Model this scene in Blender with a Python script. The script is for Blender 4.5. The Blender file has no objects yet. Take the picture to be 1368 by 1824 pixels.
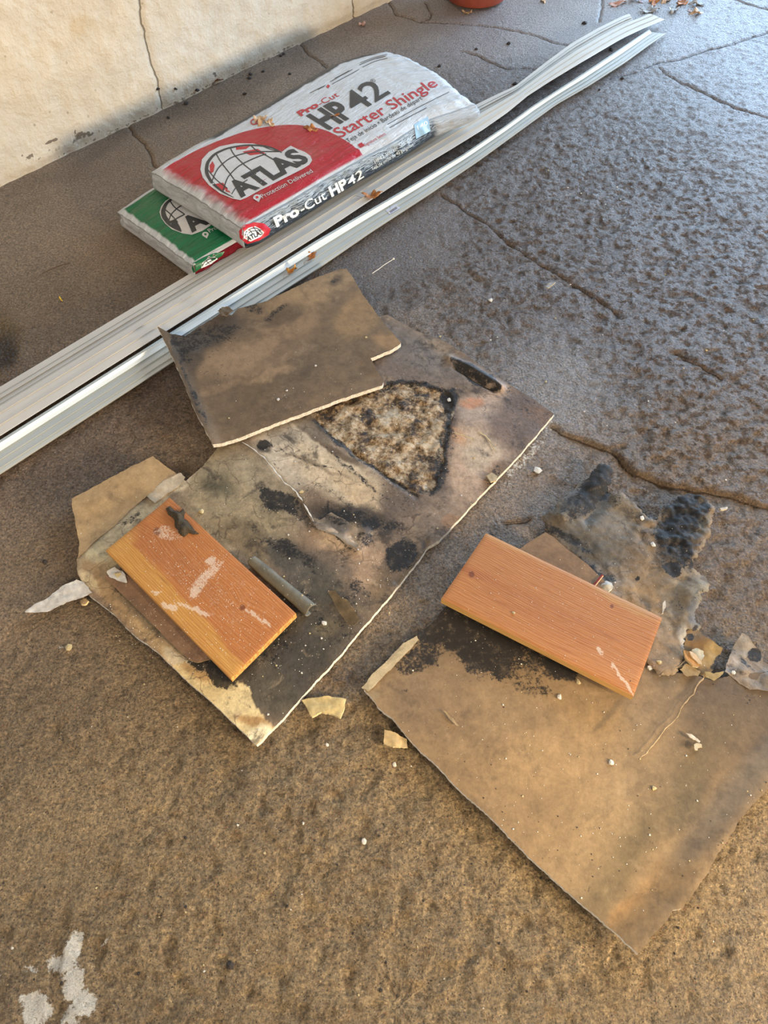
import bpy, bmesh, math, random
import numpy as np
from mathutils import Vector, Matrix, Euler
from mathutils.bvhtree import BVHTree
from mathutils.geometry import delaunay_2d_cdt

S = bpy.context.scene
COL = S.collection
random.seed(5)

# ------------------------------------------------------------------ camera
F, PITCH, ROLL, CH = 1300.0, math.radians(56), math.radians(-1.5), 1.45
fw = np.array([0, math.cos(PITCH), -math.sin(PITCH)])
rt0 = np.array([1.0, 0, 0]); up0 = np.cross(rt0, fw)
rt = rt0*math.cos(ROLL) + up0*math.sin(ROLL); up = np.cross(rt, fw)
cam = bpy.data.cameras.new('camera'); camo = bpy.data.objects.new('camera', cam); COL.objects.link(camo)
camo.matrix_world = Matrix(((rt[0], up[0], -fw[0], 0), (rt[1], up[1], -fw[1], 0), (rt[2], up[2], -fw[2], CH), (0, 0, 0, 1)))
cam.sensor_fit = 'VERTICAL'; cam.sensor_height = 24; cam.lens = 24*F/1824; cam.clip_start = .05
S.camera = camo

# ------------------------------------------------------------------ world, lights, exposure
S.view_settings.view_transform = 'Standard'; S.view_settings.look = 'None'
S.view_settings.gamma = 1; S.view_settings.use_curve_mapping = False
S.view_settings.exposure = 0.68
w = bpy.data.worlds.new('world'); S.world = w; w.use_nodes = True
bg = w.node_tree.nodes['Background']; bg.inputs[0].default_value = (0.80, 0.86, 1.0, 1); bg.inputs[1].default_value = 0.30

def area(name, loc, target, sx, sy, energy, color, spread=180):
    l = bpy.data.lights.new(name, 'AREA'); l.shape = 'RECTANGLE'; l.size = sx; l.size_y = sy
    l.energy = energy; l.color = color; l.spread = math.radians(spread)
    o = bpy.data.objects.new(name, l); COL.objects.link(o)
    o.location = loc
    o.rotation_euler = (Vector(target)-Vector(loc)).to_track_quat('-Z', 'Y').to_euler()
    return o
area('door_daylight', (3.6, 6.0, 1.6), (0.6, 1.8, 0), 5.5, 3.0, 540, (0.48, 0.71, 1.0))
area('warm_daylight', (-0.6, -1.9, 2.2), (0.1, 0.9, 0), 0.9, 0.6, 34, (1.0, 0.80, 0.52))
area('warm_raking_light', (2.9, -0.7, 0.85), (-0.7, 1.0, 0.0), 0.6, 0.4, 100, (1.0, 0.80, 0.55))  # unseen lamp raking the near floor to bring out its relief
def spot(name, loc, target, energy, size, blend, color, rad=.25):
    l = bpy.data.lights.new(name, 'SPOT'); l.energy = energy; l.spot_size = math.radians(size); l.spot_blend = blend; l.color = color; l.shadow_soft_size = rad
    o = bpy.data.objects.new(name, l); COL.objects.link(o); o.location = loc
    o.rotation_euler = (Vector(target)-Vector(loc)).to_track_quat('-Z', 'Y').to_euler()
spot('warm_pool_spot', (2.6, -0.9, 1.3), (0.62, 0.22, 0), 260, 15, 1.0, (1.0, 0.78, 0.45), .06)  # added spot, lays a soft warm pool on the near floor at right
spot('warm_pool_spot', (2.4, -1.2, 1.5), (-0.15, 0.36, 0), 230, 20, 1.0, (1.0, 0.78, 0.45), .06)  # second added spot, same warm pool nearer the middle

# ------------------------------------------------------------------ helpers
def U(x, y, z=0.0):
    x = np.asarray(x, float); y = np.asarray(y, float); z = np.asarray(z, float)
    d = fw*F + np.multiply.outer(x-684, rt) - np.multiply.outer(y-912, up)
    t = (CH-z)/-d[..., 2]
    P = d*t[..., None]; P[..., 2] += CH
    return P
def PX(P):
    P = np.asarray(P, float)-np.array([0, 0, CH])
    k = P@fw
    return 684+F*(P@rt)/k, 912-F*(P@up)/k
def ray(x, y):
    d = fw*F+rt*(x-684)-up*(y-912)
    return Vector((0, 0, CH)), Vector(d).normalized()

_perm = np.random.RandomState(7).rand(256, 256)
def vn(x, y, seed=0):
    x = x+seed*17.31; y = y+seed*9.77
    xi = np.floor(x).astype(int); yi = np.floor(y).astype(int)
    fx = x-xi; fy = y-yi
    fx = fx*fx*(3-2*fx); fy = fy*fy*(3-2*fy)
    g = lambda a, b: _perm[a & 255, b & 255]
    return (g(xi, yi)*(1-fx)+g(xi+1, yi)*fx)*(1-fy)+(g(xi, yi+1)*(1-fx)+g(xi+1, yi+1)*fx)*fy
def fbm(x, y, s, octv=4, seed=0):
    r = 0; a = .5; t = 0
    for i in range(octv):
        r = r+a*vn(x*s*2**i, y*s*2**i, seed+i*3); t += a; a *= .5
    return r/t
def sm(a, b, v):
    t = np.clip((v-a)/(b-a), 0, 1); return t*t*(3-2*t)
def lin(c):
    c = np.array(c, float)/255.0
    return np.where(c <= .04045, c/12.92, ((c+.055)/1.055)**2.4)
def L4(c): return tuple(lin(c))+(1.0,)
def blob(px, py, cx, cy, rx, ry, ang=0, soft=.35):
    a = math.radians(ang); c, s = math.cos(a), math.sin(a)
    dx = px-cx; dy = py-cy
    u = (dx*c+dy*s)/rx; v = (-dx*s+dy*c)/ry
    d = np.sqrt(u*u+v*v)
    return 1-sm(1-soft, 1+soft, d)
def warp(px, py, amp=16, s=.02, seed=3):
    return px+amp*2*(fbm(px, py, s, 4, seed)-.5), py+amp*2*(fbm(px, py, s, 4, seed+11)-.5)
def paint(px, py, base, blobs, amp=16, s=.02, seed=3):
    wx, wy = warp(px, py, amp, s, seed)
    c = np.tile(lin(base), (len(px), 1))
    for b in blobs:
        cx, cy, rx, ry, ang, rgb, st = b[:7]; soft = b[7] if len(b) > 7 else .35
        m = (blob(wx, wy, cx, cy, rx, ry, ang, soft)*st)[:, None]
        c = c*(1-m)+lin(rgb)*m
    return c
def mask(px, py, blobs, amp=14, s=.02, seed=5):
    wx, wy = warp(px, py, amp, s, seed); r = np.zeros(len(px))
    for b in blobs:
        soft = b[6] if len(b) > 6 else .5
        r = np.maximum(r, blob(wx, wy, b[0], b[1], b[2], b[3], b[4], soft)*b[5])
    return r
def seg_dist(x, y, pl):
    """signed distance of points to a polyline"""
    best = np.full(len(x), 1e9); sg = np.ones(len(x))
    for (ax, ay), (bx, by) in zip(pl[:-1], pl[1:]):
        ex, ey = bx-ax, by-ay; L = ex*ex+ey*ey
        t = np.clip(((x-ax)*ex+(y-ay)*ey)/L, 0, 1)
        dx = x-ax-t*ex; dy = y-ay-t*ey; d = np.hypot(dx, dy)
        s = np.sign(ex*dy-ey*dx); k = d < best
        best = np.where(k, d, best); sg = np.where(k, s, sg)
    return best*sg
def inpoly(x, y, poly):
    r = np.zeros(len(x), bool); n = len(poly)
    for i in range(n):
        x1, y1 = poly[i][:2]; x2, y2 = poly[(i+1) % n][:2]
        if y1 == y2: continue
        c = ((y1 > y) != (y2 > y)) & (x < (x2-x1)*(y-y1)/(y2-y1)+x1)
        r ^= c
    return r

# ---- objects
def thing(name, label, cat, loc=(0, 0, 0), group=None):
    o = bpy.data.objects.new(name, None); COL.objects.link(o); o.location = loc
    o.empty_display_size = .05
    o['label'] = label; o['category'] = cat
    if group: o['group'] = group
    return o
def mesh_obj(name, V, Fc, mats, parent=None, cols=None, attrs=None, smooth=True, midx=None, loc=None, uv=None):
    V = np.asarray(V, float).reshape(-1, 3)
    off = np.array(parent.location if parent else (loc if loc is not None else (0, 0, 0)), float)
    if parent is not None and parent.parent is not None:
        off = off+np.array(parent.parent.location)
    me = bpy.data.meshes.new(name); me.from_pydata((V-off).tolist(), [], [tuple(int(i) for i in f) for f in Fc])
    finish(me, mats, cols, attrs, smooth, midx, uv)
    o = bpy.data.objects.new(name, me); COL.objects.link(o)
    if parent: o.parent = parent
    elif loc is not None: o.location = loc
    return o
def finish(me, mats, cols, attrs, smooth, midx, uv=None):
    for m in (mats if isinstance(mats, (list, tuple)) else [mats]): me.materials.append(m)
    if smooth: me.polygons.foreach_set('use_smooth', np.ones(len(me.polygons), bool))
    if midx is not None: me.polygons.foreach_set('material_index', np.asarray(midx, np.int32))
    if cols is not None:
        a = me.color_attributes.new('Col', 'FLOAT_COLOR', 'POINT')
        c = np.ones((len(me.vertices), 4), np.float32); c[:, :3] = cols; a.data.foreach_set('color', c.ravel())
    for k, v in (attrs or {}).items():
        a = me.attributes.new(k, 'FLOAT', 'POINT'); a.data.foreach_set('value', np.asarray(v, np.float32))
    me.update()
def big_grid(name, X, Y, Z, mats, cols, attrs, loc=(0, 0, 0)):
    """grid mesh from 2-D arrays"""
    ny, nx = X.shape
    V = np.stack([X, Y, Z], -1).reshape(-1, 3)-np.array(loc)
    i = np.arange(ny*nx).reshape(ny, nx)
    Fq = np.stack([i[:-1, :-1], i[:-1, 1:], i[1:, 1:], i[1:, :-1]], -1).reshape(-1, 4)
    me = bpy.data.meshes.new(name)
    me.vertices.add(len(V)); me.vertices.foreach_set('co', V.ravel())
    me.loops.add(Fq.size); me.loops.foreach_set('vertex_index', Fq.ravel().astype(np.int32))
    me.polygons.add(len(Fq)); me.polygons.foreach_set('loop_start', np.arange(0, Fq.size, 4, dtype=np.int32))
    me.update(calc_edges=True)
    finish(me, mats, cols, attrs, True, None)
    o = bpy.data.objects.new(name, me); COL.objects.link(o); o.location = loc
    return o

# ---- node helper
class NT:
    def __init__(s, name):
        s.m = bpy.data.materials.new(name); s.m.use_nodes = True; s.t = s.m.node_tree
        s.b = s.t.nodes['Principled BSDF']; s.tc = s.t.nodes.new('ShaderNodeTexCoord')
    def n(s, typ, ins=None, **kw):
        x = s.t.nodes.new(typ)
        for k, v in kw.items(): setattr(x, k, v)
        for k, v in (ins or {}).items():
            if hasattr(v, 'is_output') or isinstance(v, bpy.types.NodeSocket): s.t.links.new(v, x.inputs[k])
            else: x.inputs[k].default_value = v
        return x
    def noise(s, scale, detail=4, rough=.55, vec=None, dist=0):
        return s.n('ShaderNodeTexNoise', {'Vector': vec or s.tc.outputs['Object'], 'Scale': scale, 'Detail': detail, 'Roughness': rough, 'Distortion': dist}).outputs['Fac']
    def vor(s, scale, vec=None, feature='F1', out='Distance', rnd=1):
        return s.n('ShaderNodeTexVoronoi', {'Vector': vec or s.tc.outputs['Object'], 'Scale': scale, 'Randomness': rnd}, feature=feature).outputs[out]
    def math(s, op, a, b=0.0, c=0.0, clamp=False):
        x = s.n('ShaderNodeMath', operation=op, use_clamp=clamp)
        for i, v in enumerate((a, b, c)):
            if isinstance(v, bpy.types.NodeSocket): s.t.links.new(v, x.inputs[i])
            else: x.inputs[i].default_value = v
        return x.outputs[0]
    def ss(s, a, b, v):
        x = s.n('ShaderNodeMapRange', {'Value': v, 'From Min': a, 'From Max': b}, interpolation_type='SMOOTHSTEP'); return x.outputs[0]
    def mr(s, v, a, b, c, d):
        x = s.n('ShaderNodeMapRange', {'Value': v, 'From Min': a, 'From Max': b, 'To Min': c, 'To Max': d}); return x.outputs[0]
    def mix(s, f, a, b, mode='MIX'):
        x = s.n('ShaderNodeMix', data_type='RGBA', blend_type=mode)
        for i, v in ((0, f), (6, a), (7, b)):
            if isinstance(v, bpy.types.NodeSocket): s.t.links.new(v, x.inputs[i])
            else: x.inputs[i].default_value = v
        return x.outputs[2]
    def attr(s, name, out='Fac'):
        x = s.n('ShaderNodeAttribute'); x.attribute_name = name; return x.outputs[out]
    def grey(s, v):
        x = s.n('ShaderNodeCombineColor', {0: v, 1: v, 2: v}); return x.outputs[0]
    def bump(s, h, dist, strength=1.0, prev=None):
        ins = {'Height': h, 'Distance': dist, 'Strength': strength}
        if prev is not None: ins['Normal'] = prev
        return s.n('ShaderNodeBump', ins).outputs[0]
    def out(s, color, rough=.6, normal=None, spec=None, metal=None):
        for k, v in (('Base Color', color), ('Roughness', rough), ('Normal', normal), ('Specular IOR Level', spec), ('Metallic', metal)):
            if v is None: continue
            if isinstance(v, bpy.types.NodeSocket): s.t.links.new(v, s.b.inputs[k])
            else: s.b.inputs[k].default_value = v
        return s.m
def simple(name, rgb, rough=.6, var=.15, scale=60, bump=.0005, spec=.5):
    q = NT(name); n = q.noise(scale, 5)
    c = q.mix(1.0, L4(rgb), q.grey(q.mr(n, .2, .8, 1-var, 1+var)), 'MULTIPLY')
    return q.out(c, rough, q.bump(q.noise(scale*3, 4), bump), spec)

# paper of the plasterboards: painted stains and soft shadow bands in 'Col', mould threshold in 'mold', bare gypsum in 'gyp'
TONE = .70
def paper_mat(name, rough=.62, bump=.0006, dust=.5, grime=.25, TONE=TONE):
    q = NT(name)
    ob = q.tc.outputs['Object']
    n1 = q.noise(38, 9, .70); n2 = q.noise(170, 7, .72); n3 = q.noise(13, 10, .72, dist=.5); n5 = q.noise(17, 10, .72, dist=.8)
    col = q.mix(1.0, q.attr('Col', 'Color'), (TONE, TONE, TONE, 1), 'MULTIPLY')
    col = q.mix(q.math('MULTIPLY', q.ss(.53, .64, n3), grime), col, L4((46, 38, 31)))
    col = q.mix(q.math('MULTIPLY', q.ss(.55, .68, n5), grime*.6), col, L4((168, 146, 118)))
    col = q.mix(1.0, col, q.grey(q.mr(n1, .28, .72, 1-.22-grime*.3, 1.2+grime*.4)), 'MULTIPLY')
    col = q.mix(1.0, col, q.grey(q.mr(n2, .25, .75, .86, 1.14)), 'MULTIPLY')
    g = q.attr('gyp')
    gm = q.ss(.42, .58, q.math('ADD', g, q.mr(n1, 0, 1, -.35, .35)))
    gcr = q.n('ShaderNodeValToRGB', {0: q.math('ADD', q.math('MULTIPLY', q.noise(22, 9, .75, dist=.25), .72), q.math('MULTIPLY', q.noise(110, 8, .75), .30))})
    e = gcr.color_ramp.elements; e[0].position = .41; e[0].color = L4((36, 25, 13)); e[1].position = .60; e[1].color = L4((206, 190, 164))
    for p, cc in ((.46, (84, 62, 36)), (.505, (150, 122, 84)), (.55, (186, 162, 128))):
        k = gcr.color_ramp.elements.new(p); k.color = L4(cc)
    col = q.mix(gm, col, gcr.outputs[0])
    if grime > .5:
        wv = q.n('ShaderNodeVectorMath', {0: ob, 1: q.n('ShaderNodeVectorMath', {0: q.n('ShaderNodeTexNoise', {'Vector': ob, 'Scale': 18.0, 'Detail': 6.0}).outputs['Color'], 'Scale': .05}, operation='SCALE').outputs[0]}, operation='ADD').outputs[0]
        ve = q.vor(17, vec=wv, feature='DISTANCE_TO_EDGE')
        vein = q.math('MULTIPLY', q.ss(.022, .004, ve), q.ss(.48, .58, q.noise(9, 4)))
        col = q.mix(q.math('MULTIPLY', vein, .6), col, L4((62, 46, 34)))
    m = q.attr('mold')
    mm = q.math('ADD', m, q.math('ADD', q.mr(n1, 0, 1, -.85, .85), q.mr(n2, 0, 1, -.75, .75)))
    mf = q.ss(.38, .74, mm)
    mc = q.mix(q.ss(.5, .68, q.noise(60, 9, .75)), L4((20, 19, 18)), L4((78, 68, 56)))
    col = q.mix(q.math('MULTIPLY', mf, .95), col, mc)
    # fibres and dust
    v = q.vor(170); dz = q.math('MULTIPLY', q.ss(.13, .07, v), q.ss(.6, .68, q.noise(30, 3)))
    col = q.mix(q.math('MULTIPLY', dz, dust), col, L4((225, 215, 195)))
    nb = q.bump(q.noise(90, 6, .6), bump)
    nb = q.bump(q.math('MULTIPLY', q.noise(60, 9, .75), gm), .007, 1, nb)
    return q.out(col, rough, nb, .4)
M_paper = paper_mat('kraft_paper'); M_damp = paper_mat('damp_paper', .62, .0016, .6, .72, .88); M_rag = paper_mat('ragged_paper', .72, .0014, .3, .55, 1.0)
def gypsum_mat():
    q = NT('gypsum'); n = q.noise(120, 6, .7)
    c = q.mix(q.ss(.35, .7, n), L4((196, 188, 172)), L4((238, 234, 224)))
    return q.out(c, .85, q.bump(q.noise(200, 5), .0015), .2)
M_gyp = gypsum_mat()
M_tornedge = simple('torn_edge', (158, 134, 100), .8, .3, 150, .001)
M_chip = simple('cream_chip', (206, 186, 140), .85, .15, 90, .001)
M_white = simple('white_crumb', (226, 220, 208), .85, .08, 200, .001)

# ------------------------------------------------------------------ floor
def px_axis(a, b, step, far, cfar):
    fine = np.arange(a, b+step/2, step)
    lo = a-np.geomspace(cfar, far, 14)[::-1]; hi = b+np.geomspace(cfar, far, 14)
    return np.concatenate([lo, fine, hi])
gx = px_axis(-1.9, 1.95, .006, 5, .05); gy = px_axis(-.12, 4.05, .006, 4.5, .05)
GX, GY = np.meshgrid(gx, gy); fx, fy = GX.ravel(), GY.ravel()
front = fy > -.4
ppx, ppy = PX(np.stack([fx, np.maximum(fy, -.4), np.zeros(len(fx))], -1))
cracks_px = [
 [(226, 222), (240, 241), (257, 254), (267, 274), (275, 296)],
 [(690, -2), (706, 24), (724, 27), (748, 36), (800, 38), (860, 43), (905, 50), (950, 60), (985, 72), (1016, 79)],
 [(748, 36), (765, 31), (768, 20), (757, 2)],
 [(822, 88), (850, 97), (880, 112), (900, 120), (940, 120), (962, 124)],
 [(1150, 118), (1170, 110), (1200, 106), (1240, 94), (1265, 86), (1300, 78), (1400, 45)],
 [(1175, 118), (1190, 131), (1215, 145), (1260, 165), (1310, 190), (1400, 216)],
 [(1088, 137), (1110, 131), (1132, 127)],
 [(785, 345), (815, 362), (830, 375), (870, 398), (905, 430), (950, 460), (1000, 490), (1050, 520), (1090, 548), (1104, 562)],
 [(985, 757), (1000, 770), (1050, 785), (1090, 800), (1130, 840), (1180, 860), (1240, 870), (1300, 880), (1420, 920)],
 [(1205, 625), (1250, 650), (1285, 672)],
 [(530, 70), (551, 96), (570, 108), (588, 124)],
 [(1310, -4), (1345, 8), (1400, 22)],
 [(1073, -4), (1070, 25), (1068, 36)],
 [(905, 930), (925, 929), (946, 924)],
]
sd = np.full(len(fx), 9.0)
for c in cracks_px:
    W = U([p[0] for p in c], [p[1] for p in c])[:, :2]
    # ragged crack: resample and jitter
    pts = []
    for a, b in zip(W[:-1], W[1:]):
        k = max(2, int(np.linalg.norm(b-a)/.02))
        for i in range(k): pts.append(a+(b-a)*i/k)
    pts.append(W[-1]); pts = [p+np.array([random.uniform(-.004, .004), random.uniform(-.004, .004)]) for p in pts]
    d = seg_dist(fx, fy, pts); sd = np.where(np.abs(d) < np.abs(sd), d, sd)
wide = blob(ppx, ppy, 1180, 845, 230, 70, 15, .4)
# relief: pitted where the photo shows it, smooth near the wall and on the trowelled patch
pit = np.clip(.42+.6*blob(ppx, ppy, 1080, 480, 420, 300, 20, .5)+.55*blob(ppx, ppy, 600, 1550, 1000, 420, 0, .4)-.3*blob(ppx, ppy, 0, 1480, 240, 160, 0, .6)
              + .45*blob(ppx, ppy, 1300, 900, 260, 330, 0, .5)
              + .25*blob(ppx, ppy, 200, 720, 300, 140, -25, .5)
              - .55*blob(ppx, ppy, 1010, 690, 130, 90, 25, .7)-.45*blob(ppx, ppy, 720, 420, 110, 70, -20, .5)
              - .4*blob(ppx, ppy, 250, 250, 420, 160, -30, .4)-.35*blob(ppx, ppy, 900, 40, 330, 70, 0, .5), .04, 1.1)
hz = (fbm(fx, fy, 55, 2, 1)-.5)*.006*pit+(fbm(fx, fy, 20, 2, 9)-.5)*.007*pit+(fbm(fx, fy, 3, 3, 4)-.5)*.006
pits = sm(.60, .80, vn(fx*42, fy*42, 8))*.0034*np.clip(pit, 0, 1)
hz = hz-pits-.006*np.exp(-(sd/.006)**2)-.007*np.exp(-((sd+.012)/.018)**2)*wide
hz = hz-hz.max()*.9
fcol = paint(ppx, ppy, (134, 113, 88), [
    (700, 1600, 1100, 420, 0, (158, 134, 95), .85, .6),
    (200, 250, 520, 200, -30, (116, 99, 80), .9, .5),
    (700, 60, 260, 80, -10, (122, 110, 98), .8, .5),
    (1150, 100, 420, 200, 0, (132, 126, 122), .9, .6),
    (1080, 450, 420, 260, 20, (116, 103, 92), .9, .5),
    (660, 470, 120, 90, -30, (96, 86, 78), .8, .5),
    (1030, 700, 120, 80, 20, (128, 116, 102), .8, .5),
    (1250, 900, 240, 200, 0, (128, 104, 74), .8, .5),
    (150, 730, 350, 120, -30, (132, 110, 90), .7, .5),
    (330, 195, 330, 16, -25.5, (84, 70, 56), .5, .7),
    (0, 590, 42, 26, 55, (105, 82, 44), .8, .5),
    (0, 625, 30, 34, 0, (52, 42, 34), .95, .4),
    (330, 840, 60, 16, 20, (106, 78, 44), .8, .7),
    (590, 1215, 70, 30, 0, (112, 88, 62), .6, .6),
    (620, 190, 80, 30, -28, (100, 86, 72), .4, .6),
], amp=30, s=.012)
fcol *= (1+.25*(fbm(fx, fy, 9, 4, 21)-.5))[:, None]
paintm = mask(ppx, ppy, [(128, 1690, 16, 34, 10, 1, .5), (110, 1720, 22, 16, 0, .8, .5), (90, 1715, 10, 14, 0, .7), (130, 1752, 20, 34, 15, .95, .5), (150, 1790, 24, 22, -30, .9, .5),
     (60, 1800, 26, 34, 20, 1, .5), (42, 1775, 8, 8, 0, .9), (186, 1680, 14, 4, -40, .7), (48, 1725, 16, 10, 0, .6), (120, 1815, 20, 22, 0, .7),
     (930, 822, 90, 12, -50, .50, .8), (540, 1245, 120, 8, -48, .36, .8), (240, 1120, 60, 20, 40, .40, .8), (980, 752, 20, 14, 0, .42), (110, 1153, 14, 5, 15, .55), (0, 1735, 6, 4, 0, .6)], amp=10, s=.05)
gravel = blob(ppx, ppy, -8, 628, 46, 50, 0, .4)

def floor_mat():
    q = NT('worn_concrete')
    pit = q.attr('pit'); sdn = q.attr('crack')
    nA = q.noise(48, 5, .6); nB = q.noise(170, 5, .6); nC = q.noise(420, 3, .6); nL = q.noise(5, 5, .6)
    vor = q.vor(62, vec=q.n('ShaderNodeVectorMath', {0: q.tc.outputs['Object'], 1: q.n('ShaderNodeVectorMath', {0: q.n('ShaderNodeTexNoise', {'Vector': q.tc.outputs['Object'], 'Scale': 40.0}).outputs['Color'], 'Scale': .02}, operation='SCALE').outputs[0]}, operation='ADD').outputs[0])
    col = q.attr('Col', 'Color')
    col = q.mix(1.0, col, q.grey(q.mr(nB, .25, .75, .60, 1.40)), 'MULTIPLY')
    col = q.mix(1.0, col, q.grey(q.mr(nL, .25, .75, .86, 1.14)), 'MULTIPLY')
    # dirt held in the hollows
    dirt = q.math('MULTIPLY', q.ss(.52, .38, nA), pit)
    col = q.mix(q.math('MULTIPLY', dirt, q.math('SUBTRACT', q.math('MULTIPLY_ADD', pit, .35, .35), q.math('MULTIPLY', q.attr('low'), .26))), col, L4((92, 68, 42)))
    nM = q.noise(150, 7, .75); col = q.mix(1.0, col, (1.10, 1.09, 1.10, 1), 'MULTIPLY')
    col = q.mix(1.0, col, q.grey(q.mr(nM, .37, .63, .42, 1.52)), 'MULTIPLY')
    nG = q.noise(330, 4, .7)
    col = q.mix(1.0, col, q.grey(q.mr(nG, .3, .7, .72, 1.26)), 'MULTIPLY')
    # aggregate grains: pale, dark, reddish
    vg = q.vor(260); vgc = q.vor(260, out='Color')
    sep = q.n('ShaderNodeSeparateColor', {0: vgc})
    grain = q.ss(.42, .30, vg)
    col = q.mix(q.math('MULTIPLY', grain, q.math('MULTIPLY', q.math('GREATER_THAN', sep.outputs[0], .95), .75)), col, L4((186, 164, 126)))
    col = q.mix(q.math('MULTIPLY', grain, q.math('MULTIPLY', q.math('LESS_THAN', sep.outputs[0], .10), .8)), col, L4((50, 40, 32)))
    col = q.mix(q.math('MULTIPLY', q.math('MULTIPLY', grain, q.math('GREATER_THAN', sep.outputs[1], .97)), .6), col, L4((176, 112, 84)))
    # cracks
    ad = q.math('ABSOLUTE', q.math('ADD', sdn, q.mr(nB, 0, 1, -.0016, .0016)))
    cw = q.mr(q.noise(9, 3), .3, .7, .0012, .0036)
    cf = q.ss(1.0, .45, q.math('DIVIDE', ad, cw))
    col = q.mix(q.math('MULTIPLY', cf, .85), col, L4((52, 40, 30)))
    cd = q.ss(.02, .002, ad)
    col = q.mix(q.math('MULTIPLY', cd, q.math('MULTIPLY', q.ss(.4, .6, nA), .45)), col, L4((108, 78, 44)))
    # spilled white paint
    pm = q.math('ADD', q.attr('paint'), q.math('ADD', q.mr(q.noise(130, 9, .85), 0, 1, -1.3, 1.3), q.mr(nA, 0, 1, -.25, .25)))
    pf = q.ss(.50, .60, pm)
    col = q.mix(q.math('MULTIPLY', pf, .95), col, L4((246, 240, 226)))
    h = q.math('ADD', q.math('MULTIPLY', nA, .9), q.math('ADD', q.math('MULTIPLY', nM, .55), q.math('MULTIPLY', nB, .25)))
    h = q.math('SUBTRACT', h, q.math('MULTIPLY', q.ss(.34, .05, vor), .34))
    h = q.math('MULTIPLY', h, q.math('ADD', q.math('MULTIPLY', pit, 1.05), .05))
    nb = q.bump(h, .022)
    nb = q.bump(q.math('ADD', nC, q.math('MULTIPLY', nB, 1.2)), .0022, 1, nb)
    nb = q.bump(q.math('MULTIPLY', cf, -1.0), .003, 1, nb)
    nb = q.bump(q.math('MULTIPLY', q.vor(110), q.attr('gravel')), .012, 1, nb)
    ro = q.math('ADD', q.mr(nA, .3, .7, .34, .46), q.math('MULTIPLY', dirt, .45))
    return q.out(col, ro, nb, .5)
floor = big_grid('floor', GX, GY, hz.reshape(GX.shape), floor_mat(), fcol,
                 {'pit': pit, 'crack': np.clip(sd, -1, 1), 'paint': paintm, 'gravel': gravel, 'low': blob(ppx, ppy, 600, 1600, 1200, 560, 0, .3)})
floor['kind'] = 'structure'; floor['label'] = 'pitted brown concrete floor with cracks and a splash of white paint'

# ------------------------------------------------------------------ wall
Wa = U(0, 328)[:2]; Wb = U(691, 0)[:2]; wd = (Wb-Wa)/np.linalg.norm(Wb-Wa); wn = np.array([wd[1], -wd[0]])
su = np.concatenate([np.arange(-2.6, -.3, .1), np.arange(-.3, 2.9, .012), np.arange(2.9, 5.2, .1)])
hv = np.concatenate([np.arange(-.01, 1.1, .012), np.arange(1.15, 2.7, .1)])
SU, HV = np.meshgrid(su, hv); s_, h_ = SU.ravel(), HV.ravel()
wP = np.stack([Wa[0]+wd[0]*s_, Wa[1]+wd[1]*s_, h_], -1)
wpx, wpy = PX(wP)
wdis = (fbm(s_, h_, 6, 4, 2)-.5)*.016+(fbm(s_, h_, 30, 3, 5)-.5)*.005-.012*np.exp(-(h_/.02)**2)*(fbm(s_, h_, 20, 2, 7))
wcr = np.full(len(s_), 9.0)
for c in ([(240, -40), (245, 0), (250, 40), (262, 85), (266, 110), (276, 135), (279, 160), (286, 190)], [(622, -30), (625, 0), (628, 22), (630, 32)]):
    # find wall coordinates of crack pixels
    pts = []
    for (x, y) in c:
        o_, d_ = ray(x, y); n3 = Vector((wn[0], wn[1], 0)); t = (Vector((Wa[0], Wa[1], 0))-o_).dot(n3)/d_.dot(n3); p = o_+d_*t
        pts.append(((p.x-Wa[0])*wd[0]+(p.y-Wa[1])*wd[1], p.z))
    fine = []
    for a, b in zip(pts[:-1], pts[1:]):
        for i in range(6): fine.append((a[0]+(b[0]-a[0])*i/6+random.uniform(-.004, .004), a[1]+(b[1]-a[1])*i/6))
    fine.append(pts[-1]); d = seg_dist(s_, h_, fine); wcr = np.where(np.abs(d) < np.abs(wcr), d, wcr)
wdis -= .006*np.exp(-(wcr/.01)**2)
wP[:, 0] += wn[0]*(wdis+.012); wP[:, 1] += wn[1]*(wdis+.012)
wcol = paint(wpx, wpy, (214, 203, 182), [
    (140, 45, 20, 18, 20, (190, 158, 104), .75, .4), (85, 85, 34, 10, -20, (205, 184, 146), .6, .6),
    (50, 60, 240, 130, 0, (224, 206, 176), .6, .6), (420, 40, 200, 60, -25, (216, 210, 196), .6, .6),
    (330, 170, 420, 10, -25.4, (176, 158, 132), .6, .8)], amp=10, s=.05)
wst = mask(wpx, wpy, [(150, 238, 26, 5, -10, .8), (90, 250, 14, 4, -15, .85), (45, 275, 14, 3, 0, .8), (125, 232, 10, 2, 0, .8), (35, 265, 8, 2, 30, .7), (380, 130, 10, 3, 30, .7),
     (105, 262, 120, 7, -25, .5), (330, 172, 400, 5, -25.4, .55)], amp=5, s=.08)
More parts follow.
